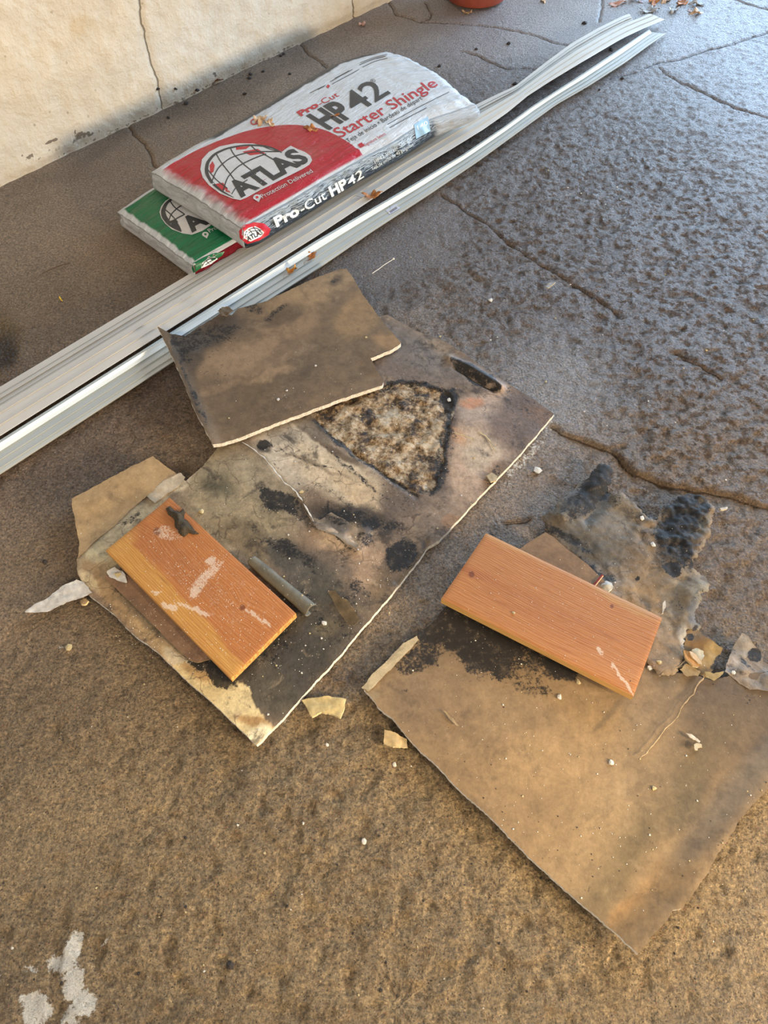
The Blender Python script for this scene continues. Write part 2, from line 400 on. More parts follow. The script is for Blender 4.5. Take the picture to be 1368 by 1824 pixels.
def wall_mat():
    q = NT('painted_masonry'); n1 = q.noise(14, 6, .6); n2 = q.noise(70, 6, .65)
    c = q.mix(1.0, q.attr('Col', 'Color'), q.grey(q.mr(n1, .25, .75, .9, 1.08)), 'MULTIPLY')
    ad = q.math('ABSOLUTE', q.math('ADD', q.attr('crack'), q.mr(n2, 0, 1, -.003, .003)))
    cf = q.math('MULTIPLY', q.ss(.0042, .0015, ad), .75)
    c = q.mix(cf, c, L4((96, 82, 62)))
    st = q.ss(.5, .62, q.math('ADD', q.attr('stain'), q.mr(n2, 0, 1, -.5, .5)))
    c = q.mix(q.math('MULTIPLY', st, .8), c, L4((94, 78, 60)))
    spk = q.math('MULTIPLY', q.ss(.16, .08, q.vor(26)), q.ss(.55, .6, q.noise(11, 2)))
    c = q.mix(q.math('MULTIPLY', spk, .5), c, L4((150, 130, 102)))
    nb = q.bump(q.math('ADD', n1, q.math('MULTIPLY', n2, .25)), .012)
    nb = q.bump(q.math('MULTIPLY', cf, -1.0), .004, 1, nb)
    return q.out(c, .7, nb, .3)
wall = big_grid('wall_left', wP[:, 0].reshape(SU.shape), wP[:, 1].reshape(SU.shape), wP[:, 2].reshape(SU.shape), wall_mat(), wcol, {'crack': np.clip(wcr, -1, 1), 'stain': wst})
wall['kind'] = 'structure'; wall['label'] = 'cream painted rough masonry wall with a vertical crack'

# ------------------------------------------------------------------ sheets
def plane_from(anchors):
    """anchors (px,py,z) -> function z(x,y) and pixel->world on that plane"""
    P = np.array([U(a[0], a[1], a[2]) for a in anchors])
    A = np.c_[P[:, 0], P[:, 1], np.ones(len(P))]; k = np.linalg.lstsq(A, P[:, 2], rcond=None)[0]
    n = np.array([-k[0], -k[1], 1.0])
    def hit(x, y):
        d = fw*F+rt*(x-684)-up*(y-912); t = (k[2]-CH)/(d@n); t = -((np.array([0, 0, CH])@n)-k[2])/(d@n)
        return np.array([0, 0, CH])+d*t
    return (lambda x, y: k[0]*x+k[1]*y+k[2]), hit
def sheet(parent, outline, anchors, spacing=.005, thick=.0127, ragged=.0015, hfun=None, colf=None, attrf=None, mat=None, core=None,
          face_name='paper_face', core_name='gypsum_core', seed=1, core_label=None, smooth_pts=False):
    zf, hit = plane_from(anchors)
    W = [hit(x, y)[:2] for x, y in outline]
    if np.cross(W[1]-W[0], W[2]-W[1]) is None: pass
    ar = sum(W[i][0]*W[(i+1) % len(W)][1]-W[(i+1) % len(W)][0]*W[i][1] for i in range(len(W)))
    if ar < 0: W = W[::-1]
    ring = []
    rs = np.random.RandomState(seed)
    for i in range(len(W)):
        a, b = W[i], W[(i+1) % len(W)]; L = np.linalg.norm(b-a); k = max(1, int(round(L/(spacing*.8))))
        nrm = np.array([b[1]-a[1], a[0]-b[0]])/max(L, 1e-9)
        for j in range(k):
            p = a+(b-a)*j/k
            r = (vn(np.array([p[0]*70]), np.array([p[1]*70]), seed)[0]-.5)*2+(rs.rand()-.5)*.8
            ring.append(p+nrm*ragged*r*(1 if j else .3))
    ring = np.array(ring)
    mn, mx = ring.min(0), ring.max(0)
    X, Y = np.meshgrid(np.arange(mn[0], mx[0], spacing), np.arange(mn[1], mx[1], spacing))
    X = X+(np.arange(X.shape[0])[:, None] % 2)*spacing*.5
    X, Y = X.ravel(), Y.ravel()
    k = inpoly(X, Y, ring)
    X, Y = X[k], Y[k]
    # keep clear of the ring
    loop = [tuple(p) for p in ring]+[tuple(ring[0])]
    d = np.abs(seg_dist(X, Y, loop)); k = d > spacing*.45; X, Y = X[k], Y[k]
    n = len(ring)
    pts = [Vector((p[0], p[1])) for p in ring]+[Vector((a, b)) for a, b in zip(X, Y)]
    vo, eo, fo, ov, oe, of = delaunay_2d_cdt(pts, [(i, (i+1) % n) for i in range(n)], [list(range(n))], 1, 1e-6)
    V2 = np.array([[v.x, v.y] for v in vo]); x, y = V2[:, 0], V2[:, 1]
    base = zf(x, y); P = np.c_[x, y, base]; px, py = PX(P)
    edge = np.abs(seg_dist(x, y, loop))
    h = hfun(x, y, px, py, edge) if hfun else np.zeros(len(x))
    z = base+h
    cols = colf(px, py, x, y); at = attrf(px, py, x, y, edge) if attrf else {}
    for kk in ('mold', 'gyp'): at.setdefault(kk, np.zeros(len(x)))
    fo = [f if (V2[f[1]][0]-V2[f[0]][0])*(V2[f[2]][1]-V2[f[0]][1])-(V2[f[2]][0]-V2[f[0]][0])*(V2[f[1]][1]-V2[f[0]][1]) > 0 else f[::-1] for f in fo]
    top = mesh_obj(face_name, np.c_[x, y, z], fo, mat or M_paper, parent, cols, at)
    # core: boundary edges -> side walls + bottom
    cnt = {}
    for f in fo:
        for a, b in zip(f, list(f[1:])+[f[0]]): cnt[(a, b)] = 1
    bd = [(a, b) for (a, b) in cnt if (b, a) not in cnt]
    ids = sorted({a for e in bd for a in e}); mp = {v: i for i, v in enumerate(ids)}
    N = len(ids); ii = np.array(ids)
    inset = .0004
    tv = np.c_[x[ii], y[ii], z[ii]-inset*.5]; bv = np.c_[x[ii], y[ii], np.maximum(z[ii]-thick, .0004)]
    mv = (tv+bv)/2; ctr = ring.mean(0); dirv = mv[:, :2]-ctr; dirv /= np.linalg.norm(dirv, axis=1)[:, None]
    mv[:, :2] -= dirv*(rs.rand(N, 1)*.0005)*min(1, thick/.01)
    Fs = []
    for a, b in bd:
        a, b = mp[a], mp[b]
        Fs += [(a, N+a, N+b, b), (N+a, 2*N+a, 2*N+b, N+b)]
    # underside
    allz = np.maximum(z-thick, .0004); base_i = 3*N
    Vc = np.r_[tv, mv, bv, np.c_[x, y, allz]]
    Fs += [tuple(base_i+i for i in f[::-1]) for f in fo]
    c = mesh_obj(core_name, Vc, Fs, core or M_gyp, parent, smooth=False)
    if core_label: c['label'] = core_label
    return top, c
def ribbon3(name, pts_px, width, zfun, mat, parent, hgt=.001, seed=0, label=None):
    """a thin ragged raised strip following a pixel polyline on a surface of height zfun(px,py)"""
    rs = np.random.RandomState(seed); P = []
    for a, b in zip(pts_px[:-1], pts_px[1:]):
        L = math.hypot(b[0]-a[0], b[1]-a[1]); k = max(1, int(L/5))
        for j in range(k): P.append((a[0]+(b[0]-a[0])*j/k+rs.uniform(-1, 1), a[1]+(b[1]-a[1])*j/k+rs.uniform(-1, 1)))
    P.append(pts_px[-1]); V = []; Fc = []
    W = [U(p[0], p[1], zfun) if not callable(zfun) else U(p[0], p[1], zfun(*p)) for p in P]
    for i, p in enumerate(W):
        t = W[min(i+1, len(W)-1)]-W[max(i-1, 0)]; t = t/np.linalg.norm(t); n = np.array([-t[1], t[0], 0])
        wv = width*(.4+.9*rs.rand())*(.25 if i in (0, len(W)-1) else 1)
        V += [p+n*wv*.5, p+n*wv*.1+np.array([0, 0, hgt]), p-n*wv*.5]
    for i in range(len(W)-1):
        a = i*3; Fc += [(a, a+1, a+4, a+3), (a+1, a+2, a+5, a+4)]
    o = mesh_obj(name, V, Fc, mat, parent)
    if label: o['label'] = label
    return o

# ---- large stained sheet in the middle
Pm = U(600, 950, 0)
mid = thing('plasterboard_sheet', 'large mouldy plasterboard sheet in the middle with torn paper and a crumbling bare patch', 'plasterboard', Pm)
mid_out = [(457, 1327), (503, 1282), (560, 1216), (605, 1168), (640, 1124), (690, 1068), (735, 1012), (762, 975), (783, 962), (840, 900), (905, 832), (955, 776), (987, 737),
           (930, 698), (880, 668), (830, 632), (790, 606), (740, 588), (690, 560), (600, 580), (500, 640), (420, 730), (392, 790), (362, 828), (330, 856), (322, 846), (300, 851), (262, 882), (215, 918), (172, 962), (136, 996), (138, 1022), (158, 1060),
           (200, 1092), (240, 1132), (283, 1163), (330, 1210), (390, 1262), (430, 1302)]
GYP = [(556, 742), (600, 712), (690, 684), (740, 682), (800, 700), (806, 740), (792, 790), (796, 830), (775, 872), (742, 880), (700, 850), (650, 815), (600, 780)]
def mid_cols(px, py, x, y):
    return paint(px, py, (130, 109, 88), [
        (420, 890, 120, 90, 35, (150, 134, 104), .9), (385, 868, 26, 18, 0, (84, 78, 58), .8, .6), (470, 850, 60, 30, 30, (158, 142, 116), .7),
        (520, 800, 76, 50, 35, (198, 182, 158), .95), (600, 850, 96, 38, 35, (204, 182, 150), 1), (640, 875, 55, 22, 35, (196, 170, 134), .9), (500, 770, 40, 14, 20, (150, 136, 116), .7),
        (470, 796, 16, 9, 10, (40, 36, 32), .8), (575, 790, 70, 6, 33, (92, 76, 58), .8), (560, 830, 60, 4, 20, (110, 92, 70), .7), (600, 808, 50, 5, 30, (104, 84, 62), .7),
        (560, 760, 50, 20, 30, (120, 106, 88), .8),
        (680, 700, 70, 18, -5, (100, 72, 46), .9), (800, 790, 22, 100, 5, (58, 40, 24), .95), (770, 880, 40, 18, -30, (56, 40, 26), .9), (640, 810, 110, 8, 38, (58, 46, 34), .9),
        (860, 790, 50, 120, 20, (184, 156, 130), .95), (850, 730, 40, 26, 0, (170, 150, 132), .8), (838, 718, 22, 9, -5, (190, 128, 88), .7), (858, 800, 30, 36, 30, (188, 168, 142), .8),
        (820, 780, 18, 12, 20, (196, 150, 110), .6), (930, 745, 60, 50, -30, (106, 88, 76), .9), (960, 738, 30, 14, 35, (120, 92, 68), .8), (890, 850, 22, 36, 40, (122, 94, 66), .8),
        (740, 630, 110, 38, 22, (118, 106, 96), .95), (790, 622, 30, 12, 30, (160, 134, 104), .7), (700, 655, 50, 14, 10, (112, 96, 84), .8), (860, 655, 70, 14, 33, (116, 92, 68), .9),
        (640, 930, 110, 26, 10, (66, 54, 42), .9), (760, 930, 70, 60, -40, (134, 114, 94), .85), (720, 900, 40, 24, 0, (104, 88, 74), .8), (640, 890, 22, 14, 0, (192, 164, 128), .6),
        (650, 1000, 90, 40, 20, (162, 134, 106), .9), (610, 960, 40, 22, 20, (186, 160, 130), .8), (700, 1040, 60, 30, -40, (112, 92, 66), .8), (590, 1000, 40, 20, 20, (90, 82, 74), .7),
        (730, 1000, 30, 60, 40, (104, 86, 66), .7), (800, 930, 20, 12, -50, (156, 116, 80), .6),
        (440, 960, 60, 26, 35, (108, 92, 68), .8), (520, 990, 60, 22, 30, (70, 66, 58), .9), (560, 1030, 60, 26, 35, (92, 86, 76), .8),
        (560, 1110, 90, 90, 0, (74, 68, 56), .9), (500, 1190, 90, 70, -40, (66, 60, 50), .95), (585, 1120, 26, 16, 0, (112, 100, 76), .7), (622, 1085, 26, 14, 0, (120, 104, 78), .6), (470, 1180, 16, 30, 10, (92, 84, 68), .5),
        (425, 1160, 34, 60, 35, (44, 38, 30), .9), (490, 1240, 40, 40, -40, (84, 76, 60), .6),
        (230, 1075, 110, 26, 40, (158, 130, 94), 1), (310, 1155, 90, 26, 42, (176, 148, 108), 1), (300, 1130, 40, 8, 40, (206, 186, 146), .8), (250, 1070, 50, 10, 42, (128, 108, 84), .7),
        (315, 1170, 26, 10, 30, (206, 190, 160), .8), (195, 985, 60, 36, -40, (176, 158, 122), 1), (170, 1020, 26, 30, 0, (148, 120, 84), .9), (240, 930, 60, 26, -40, (182, 164, 130), .95), (300, 868, 40, 16, -30, (196, 178, 148), .9),
        (175, 992, 22, 16, 0, (190, 176, 140), .8), (160, 1040, 26, 8, 40, (204, 184, 146), .8),
        (262, 1105, 70, 9, 42, (126, 108, 84), .8),
    ], amp=15, s=.022) * np.array([[1, 1, 1]])
def strip_cols(c, px, py):
    # corner where the top paper is gone: pale second layer
    wx, wy = warp(px, py, 10, .03, 9)
    poly = [(330, 1178), (352, 1188), (372, 1202), (400, 1208), (432, 1216), (446, 1238), (456, 1262), (480, 1290), (500, 1300), (457, 1335), (420, 1310), (300, 1195)]
    k = inpoly(wx, wy, poly)
    c[k] = lin((206, 184, 136))
    m = (blob(wx, wy, 452, 1288, 40, 9, 10, .5)*.8+blob(wx, wy, 350, 1192, 34, 14, 30, .5)*.7)[:, None]*k[:, None]
    c = c*(1-m)+lin((158, 116, 66))*m
    m = (blob(wx, wy, 462, 1310, 22, 12, -40, .4)*k)[:, None]
    c = c*(1-m)+lin((236, 220, 180))*m
    return c
def mid_attr(px, py, x, y, edge):
    mold = mask(px, py, [(495, 888, 38, 18, 25, 1.1, .6), (640, 925, 90, 16, 10, .72), (520, 985, 70, 14, 30, .66), (590, 880, 60, 8, 30, .5), (712, 985, 26, 26, 0, 1.1), (640, 1060, 40, 20, 40, .5), (930, 720, 40, 20, 30, .45), (492, 888, 34, 18, 25, .85, .6), (470, 905, 16, 14, 0, .55), (472, 796, 17, 9, 10, 1), (525, 900, 26, 20, 30, .6), (400, 868, 18, 10, 0, .35), (455, 940, 12, 20, 0, .4),
        (712, 985, 24, 26, 0, .9), (700, 1000, 14, 12, 0, .7), (650, 925, 70, 18, 10, .55), (535, 985, 60, 16, 30, .5), (420, 1190, 90, 26, 40, .0), (390, 1195, 36, 22, 45, 1.0, .4), (355, 1180, 22, 16, 40, .9), (338, 1168, 12, 10, 40, .8),
        (700, 880, 60, 30, 0, .38), (480, 1130, 60, 60, 0, .55), (560, 1090, 100, 34, 35, .45), (800, 712, 16, 14, 0, .95), (792, 812, 18, 60, 5, .55), (640, 960, 40, 10, 30, .6),
        (940, 760, 46, 30, -30, .35), (700, 650, 60, 18, 0, .3), (556, 872, 60, 20, 30, .35), (600, 1160, 60, 40, -40, .35), (640, 845, 100, 5, 38, .6), (845, 660, 46, 9, 33, .75), (215, 1040, 6, 22, 20, .7), (230, 925, 22, 6, -40, .6), (660, 1070, 30, 16, -40, .35),
        (575, 740, 40, 10, 20, .5), (690, 690, 60, 8, -8, .6), (880, 850, 10, 30, 30, .5)], amp=12, s=.03)
    g = np.zeros(len(px)); wx, wy = warp(px, py, 9, .04, 4)
    inside = inpoly(wx, wy, GYP); d = np.abs(seg_dist(wx, wy, GYP+[GYP[0]]))
    g = np.where(inside, .5+np.clip(d/14, 0, .5), .5-np.clip(d/14, 0, .5))
    strip = blob(px, py, 325, 1142, 45, 12, 42, .4)*.75
    g = np.maximum(g, strip)
    for pl, wd_, st in (([(806, 642), (830, 650), (856, 662), (880, 680), (890, 692), (872, 690), (846, 680), (822, 662), (806, 644)], 4.5, 1.0), ([(815, 650), (840, 662), (866, 680)], 5, .9),
                      ([(560, 748), (600, 786), (650, 822), (700, 856), (742, 884)], 5, .75), ([(690, 682), (740, 680), (798, 696)], 6, .8), ([(797, 700), (800, 760), (795, 800), (790, 850), (770, 880)], 9, .8),
                      ([(470, 815), (520, 850), (560, 870), (600, 880)], 3, .4), ([(500, 800), (560, 828), (600, 836), (640, 862)], 3, .5), ([(560, 938), (600, 958), (634, 984)], 4, .6)):
        wx, wy = warp(px, py, 5, .05, 6)
        mold = np.maximum(mold, st*np.exp(-(seg_dist(wx, wy, pl)/wd_)**2))
    return {'mold': mold, 'gyp': g}
def mid_h(x, y, px, py, edge):
    a = mid_attr(px, py, x, y, edge)['gyp']
    g = sm(.45, .6, a)*(px > 500)
    h = (fbm(x, y, 12, 3, 3)-.5)*.004
    h = h+g*((fbm(x, y, 45, 4, 8)-.5)*.016-.004)
    # second layer left of the white tear is lower
    t = [(432, 787), (470, 812), (505, 850), (535, 885), (560, 935), (600, 985)]
    s = seg_dist(px, py, t); left = sm(0, 4, s)*(blob(px, py, 430, 900, 190, 160, 0, .3))
    h = h-.0022*left
    # rolled lip by the far edge
    h = h+.010*np.exp(-(seg_dist(px, py, [(800, 640), (840, 658), (892, 690)])/7)**2)-.012*np.exp(-(seg_dist(px, py, [(812, 652), (845, 672), (880, 692)])/5)**2)
    tear = [(560, 938), (600, 955), (636, 978), (650, 950)]
    h = h+.006*np.exp(-(seg_dist(px, py, tear)/10)**2)
    h = h-.004*np.exp(-(seg_dist(px, py, [(560, 742), (600, 782), (650, 820), (742, 884)])/5)**2)
    edg = [(775, 965), (745, 1000), (715, 1040)]
    h = h-.004*np.exp(-(seg_dist(px, py, [(760, 968), (735, 1000), (705, 1036)])/4)**2)
    return h-.0005
sheet(mid, mid_out, [(457, 1327, .0145), (987, 737, .0145), (160, 1000, .0145)], .0042, .0127, .0012, mid_h,
      lambda px, py, x, y: strip_cols(mid_cols(px, py, x, y), px, py), mid_attr, M_damp, seed=2)
ZM = .0150
ribbon3('torn_paper_edge', [(431, 787), (452, 800), (470, 814), (488, 836), (505, 858), (520, 868), (533, 884), (540, 893)], .0035, ZM, M_white, mid, .002, 1, 'thin cream torn edge of the upper paper layer')
ribbon3('torn_paper_edge', [(541, 898), (550, 912), (556, 924), (562, 934)], .0035, ZM, M_white, mid, .002, 2)
ribbon3('torn_paper_edge', [(808, 770), (830, 777), (846, 785)], .003, ZM+.002, M_chip, mid, .002, 3)
ribbon3('torn_paper_edge', [(850, 768), (868, 780), (880, 798), (884, 806)], .003, ZM+.001, M_chip, mid, .0015, 4)

# curled paper flaps on it
def curl_flap(parent, a, b, width, radius, turns, z0, mat, col, name='paper_flap', label=None, seed=0, taper=0.3):
    """a roll of paper: axis from pixel a to pixel b, rolled up from the floor"""
    A = U(a[0], a[1], z0); B = U(b[0], b[1], z0); ax = B-A; L = np.linalg.norm(ax); ax /= L
    side = np.array([-ax[1], ax[0], 0]); rs = np.random.RandomState(seed)
    nu, nv = int(L/.004)+2, 14; V = []; c = []
    for i in range(nu):
        u = i/(nu-1); r = radius*(1+taper*(u-.5)+.16*(vn(np.array([u*7]), np.array([seed+.5]))[0]-.5))
        for j in range(nv):
            v = j/(nv-1); th = v*turns*2*math.pi
            e0 = (vn(np.array([v*6.0]), np.array([seed+3.3]))[0]-.5)*.012*(1 if u < .5 else -1)*(1-min(1, min(u, 1-u)*8))
            p = A+ax*(u*L+e0)+side*(width*(-.5)+(-math.sin(th))*r+(-width*.5)*(1-v)*0)+np.array([0, 0, r-math.cos(th)*r])
            V.append(p)
    Fc = [(i*nv+j, (i+1)*nv+j, (i+1)*nv+j+1, i*nv+j+1) for i in range(nu-1) for j in range(nv-1)]
    V = np.array(V); px, py = PX(V)
    cols = np.tile(lin(col), (len(V), 1))*(1+.5*(fbm(V[:, 0], V[:, 1], 60, 3, seed)-.5))[:, None]
    o = mesh_obj(name, V, Fc, mat, parent, cols, {'mold': np.zeros(len(V))+.12, 'gyp': np.zeros(len(V))})
    md = o.modifiers.new('thick', 'SOLIDIFY'); md.thickness = .0007; md.offset = 0
    if label: o['label'] = label
    return o
curl_flap(mid, (452, 1000), (560, 1092), .01, .014, .72, .014, M_paper, (124, 116, 98), label='grey paper flap rolled into a tube beside the board', seed=1)

def flap(parent, outline, z0, hf, col, mat=None, name='paper_flap', label=None, spacing=.004, seed=1, ragged=.0015, mold=None, blobs=(), gyp=0):
    t, c = sheet(parent, outline, [(outline[0][0], outline[0][1], z0), (outline[1][0], outline[1][1], z0), (outline[2][0], outline[2][1], z0+1e-5)],
        spacing, .0009, ragged, hf, lambda px, py, x, y: paint(px, py, col, blobs, amp=8, s=.03),
        lambda px, py, x, y, e: {'mold': mask(px, py, mold, amp=9, s=.04) if mold else np.zeros(len(px)), 'gyp': np.zeros(len(px))+gyp},
        mat or M_paper, M_tornedge, face_name=name, core_name=name+'_underside', seed=seed)
    if label: t['label'] = label
    return t
flap(mid, [(583, 1052), (598, 1054), (608, 1068), (622, 1075), (632, 1090), (640, 1108), (630, 1118), (618, 1112), (604, 1090)], .017,
     lambda x, y, px, py, e: .012*sm(0, 24, seg_dist(px, py, [(583, 1052), (604, 1090), (618, 1112)])*-1)*1.0+(fbm(x, y, 60, 3, 3)-.5)*.008, (132, 112, 82), label='brown torn scrap of paper standing up')
flap(mid, [(548, 918), (570, 926), (590, 912), (612, 925), (640, 942), (648, 958), (636, 980), (618, 972), (596, 955), (566, 944)], .0165,
     lambda x, y, px, py, e: .006*np.exp(-(seg_dist(px, py, [(566, 944), (600, 958), (636, 980)])/9)**2)+(fbm(x, y, 50, 3, 3)-.5)*.006, (146, 128, 104),
     blobs=[(600, 935, 30, 12, 30, (96, 88, 80), .8), (628, 955, 16, 16, 0, (176, 150, 122), .8)], mold=[(600, 925, 30, 8, 20, .6)])
# flap folded out at the far left corner, smooth brown face
flap(mid, [(130, 893), (180, 866), (230, 840), (274, 817), (296, 832), (316, 845), (290, 862), (262, 884), (232, 908), (206, 934), (172, 962), (138, 994), (142, 970), (136, 930)], .016,
     lambda x, y, px, py, e: .012*sm(0, 60, -seg_dist(px, py, [(138, 994), (206, 934), (316, 845)]))*1.0+(fbm(x, y, 14, 2, 3)-.5)*.004, (188, 156, 112),
     label='smooth tan paper flap folded outwards at the left corner', blobs=[(200, 900, 70, 20, -30, (178, 146, 102), .6)])
flap(mid, [(262, 884), (290, 856), (322, 842), (330, 850), (322, 862), (300, 878), (276, 896)], .0185, lambda x, y, px, py, e: (fbm(x, y, 50, 2, 3)-.5)*.005, (204, 186, 158))
# white torn strip poking out on the left
wsh = flap(mid, [(44, 1090), (62, 1076), (84, 1066), (112, 1044), (138, 1034), (152, 1040), (166, 1058), (150, 1066), (120, 1074), (84, 1090), (60, 1091)], .010,
     lambda x, y, px, py, e: (fbm(x, y, 80, 3, 3)-.5)*.004+.006*sm(60, 160, px), (226, 220, 210), name='white_torn_strip', label='white textured torn strip jutting out to the left', mat=None)
flap(mid, [(190, 1018), (204, 1010), (222, 1022), (226, 1038), (208, 1034), (196, 1028)], .0262, lambda x, y, px, py, e: (fbm(x, y, 80, 3, 3)-.5)*.004, (230, 226, 218), name='white_torn_strip')

# ---- brown strip of smooth board under the left plank
ps = U(280, 1100, 0)
scrap = thing('cardboard_strip', 'smooth brown cardboard strip peeking out under the left wooden plank', 'cardboard', ps)
sheet(scrap, [(186, 1028), (210, 1012), (300, 1080), (392, 1168), (352, 1180), (338, 1176), (318, 1158), (260, 1100)], [(186, 1028, .0232), (392, 1168, .0232), (210, 1000, .0232)], .005, .003, .0006, None,
      lambda px, py, x, y: paint(px, py, (150, 116, 88), [(240, 1070, 30, 9, 40, (120, 92, 68), .5)]), None, M_paper, M_tornedge, core_name='cardboard_core')

# ---- upper sheet leaning on the trim panels
upp = thing('plasterboard_sheet', 'brown plasterboard offcut with a notched corner, lying across the trim panels', 'plasterboard', U(480, 650, 0))
up_out = [(281, 584), (302, 594), (330, 598), (352, 582), (384, 564), (394, 556), (412, 560), (424, 548), (470, 537), (510, 520), (560, 497), (606, 479), (617, 478), (630, 496), (650, 530), (680, 570), (714, 611),
          (700, 622), (660, 638), (668, 654), (683, 680), (681, 686), (600, 714), (500, 751), (430, 778), (380, 794), (346, 729), (322, 670), (299, 620)]
def up_cols(px, py, x, y):
    return paint(px, py, (134, 110, 82), [
        (600, 620, 110, 70, -20, (124, 103, 76), .7), (450, 700, 120, 60, -20, (116, 96, 72), .8), (560, 520, 90, 20, -22, (172, 142, 104), .85), (640, 560, 30, 50, 30, (164, 132, 92), .8), (690, 605, 26, 20, 0, (166, 132, 92), .8),
        (440, 640, 90, 26, -12, (168, 138, 106), .8, .5), (480, 670, 44, 9, -15, (170, 140, 106), .8), (520, 590, 60, 28, -25, (160, 130, 98), .7), (400, 690, 50, 8, -15, (154, 126, 96), .6),
        (370, 590, 70, 34, -15, (82, 70, 58), .85), (330, 640, 30, 50, 20, (78, 68, 58), .8), (345, 700, 14, 70, -22, (96, 80, 62), .7), (350, 610, 40, 12, -10, (98, 92, 84), .6),
        (505, 560, 40, 14, -30, (92, 76, 58), .7), (600, 500, 16, 8, -30, (88, 74, 58), .7), (500, 625, 12, 60, 60, (104, 86, 64), .4),
        (300, 625, 8, 60, -25, (112, 90, 62), .8), (660, 650, 20, 14, 0, (120, 94, 62), .6),
    ], amp=16, s=.028, seed=13)
def up_attr(px, py, x, y, e):
    return {'mold': mask(px, py, [(370, 600, 60, 26, -15, .6), (330, 620, 24, 30, 10, .6), (338, 690, 6, 90, -22, .58), (452, 548, 24, 12, -15, .6), (490, 558, 36, 9, -30, .55), (600, 500, 12, 6, -30, .55), (330, 596, 30, 8, 0, .65),
         (520, 600, 80, 40, -25, .18), (380, 650, 60, 30, 0, .3), (680, 626, 22, 4, -30, .5), (310, 600, 6, 20, -20, .8)], amp=12, s=.03)}
def up_h(x, y, px, py, e):
    return (fbm(x, y, 5, 2, 3)-.5)*.006+.006*np.exp(-(seg_dist(px, py, [(281, 584), (322, 670), (380, 794)])/12)**2)
sheet(upp, up_out, [(380, 794, .034), (681, 686, .031), (606, 479, .052), (290, 590, .064)], .0045, .0125, .0012, up_h, up_cols, up_attr, M_paper, seed=4)
flapz = flap(upp, [(388, 556), (396, 550), (408, 549), (416, 556), (406, 564), (396, 566)], .064, lambda x, y, px, py, e: .012*(fbm(x, y, 70, 2, 3)), (110, 92, 70), spacing=.0035, label='small torn flap round a nail hole')

# ---- right sheet
rgt = thing('plasterboard_sheet', 'wide tan plasterboard sheet at the right with black mould and a ragged edge', 'plasterboard', U(1020, 1400, 0))
rg_out = [(648, 1228), (662, 1242), (672, 1258), (686, 1270), (704, 1284), (724, 1311), (748, 1336), (773, 1358), (805, 1392), (839, 1424), (874, 1456), (910, 1492), (944, 1528), (975, 1555), (1010, 1588), (1046, 1618), (1076, 1642), (1101, 1667), (1131, 1701),
          (1158, 1667), (1186, 1634), (1192, 1624), (1208, 1621), (1243, 1574), (1268, 1530), (1292, 1497), (1309, 1465), (1340, 1430), (1372, 1397), (1440, 1330), (1500, 1270), (1480, 1215), (1420, 1195), (1368, 1196),
          (1330, 1200), (1290, 1206), (1268, 1212), (1252, 1206), (1232, 1200), (1206, 1198), (1150, 1120), (1060, 1060), (960, 1020), (880, 1010), (845, 1040), (796, 1078), (745, 1136)]
def rg_cols(px, py, x, y):
    return paint(px, py, (156, 128, 92), [
        (900, 1280, 200, 60, 20, (146, 121, 90), .6), (760, 1260, 80, 50, 30, (140, 116, 90), .7), (850, 1350, 160, 60, 40, (140, 114, 82), .6), (1000, 1340, 130, 60, -20, (168, 138, 98), .7),
        (1300, 1270, 110, 90, -20, (106, 88, 68), .9), (1240, 1350, 120, 60, -40, (120, 99, 72), .8), (1180, 1450, 160, 34, -55, (112, 95, 66), .8, .7), (1080, 1560, 120, 34, -55, (114, 97, 68), .75, .7), (1220, 1440, 60, 20, -60, (104, 90, 66), .6),  # darker areas, with diagonal soft shadow bands painted in
        (1090, 1450, 160, 50, -55, (160, 134, 98), .6, .7), (1170, 1600, 130, 28, -50, (178, 140, 92), .9, .5), (1290, 1430, 150, 26, -50, (164, 136, 100), .9, .5), (1110, 1640, 60, 26, -45, (178, 138, 88), .8),  # paler bands, the first painted as the lit gap between the shadows
        (1160, 1240, 60, 60, 0, (150, 126, 94), .8), (1190, 1150, 50, 60, 0, (112, 100, 84), .8), (1078, 1272, 40, 6, -38, (108, 94, 76), .6), (940, 1290, 22, 14, 0, (130, 106, 76), .5),
        (820, 1180, 60, 40, 0, (130, 108, 84), .4), (660, 1235, 12, 10, 0, (170, 150, 118), .6),
    ], amp=18, s=.014, seed=23)
def rg_attr(px, py, x, y, e):
    return {'mold': mask(px, py, [(800, 1120, 90, 50, 15, .98, .5), (760, 1160, 60, 26, -30, .75), (870, 1140, 90, 60, 20, .95, .5), (930, 1170, 70, 34, 25, .7), (1000, 1190, 40, 24, 20, .95, .5), (712, 1180, 30, 12, -35, .6), (930, 1210, 70, 20, 20, .5),
        (712, 1232, 14, 8, 0, .5), (960, 1232, 14, 5, 10, .5), (1368, 1235, 16, 24, 0, .0), (1320, 1230, 60, 26, 20, .3), (850, 1205, 60, 16, 0, .38), (1090, 1240, 20, 4, -30, .35), (1200, 1420, 40, 18, -50, .22), (1060, 1560, 50, 14, -50, .3), (1372, 1210, 14, 14, 0, .9)], amp=18, s=.03)}
def rg_h(x, y, px, py, e):
    fold = [(1150, 1600), (1230, 1500), (1310, 1400), (1400, 1300)]
    d = seg_dist(px, py, [(1131, 1700), (1208, 1625), (1292, 1497), (1372, 1397), (1500, 1270)])
    return (fbm(x, y, 4, 2, 3)-.5)*.008+.020*sm(75, 0, np.abs(d))-.003*sm(90, 60, np.abs(d))*0
sheet(rgt, rg_out, [(648, 1228, .014), (1131, 1700, .014), (1180, 1100, .014)], .005, .0117, .0016, rg_h, rg_cols, rg_attr, M_paper, seed=6)
def zr(px, py): return .0155
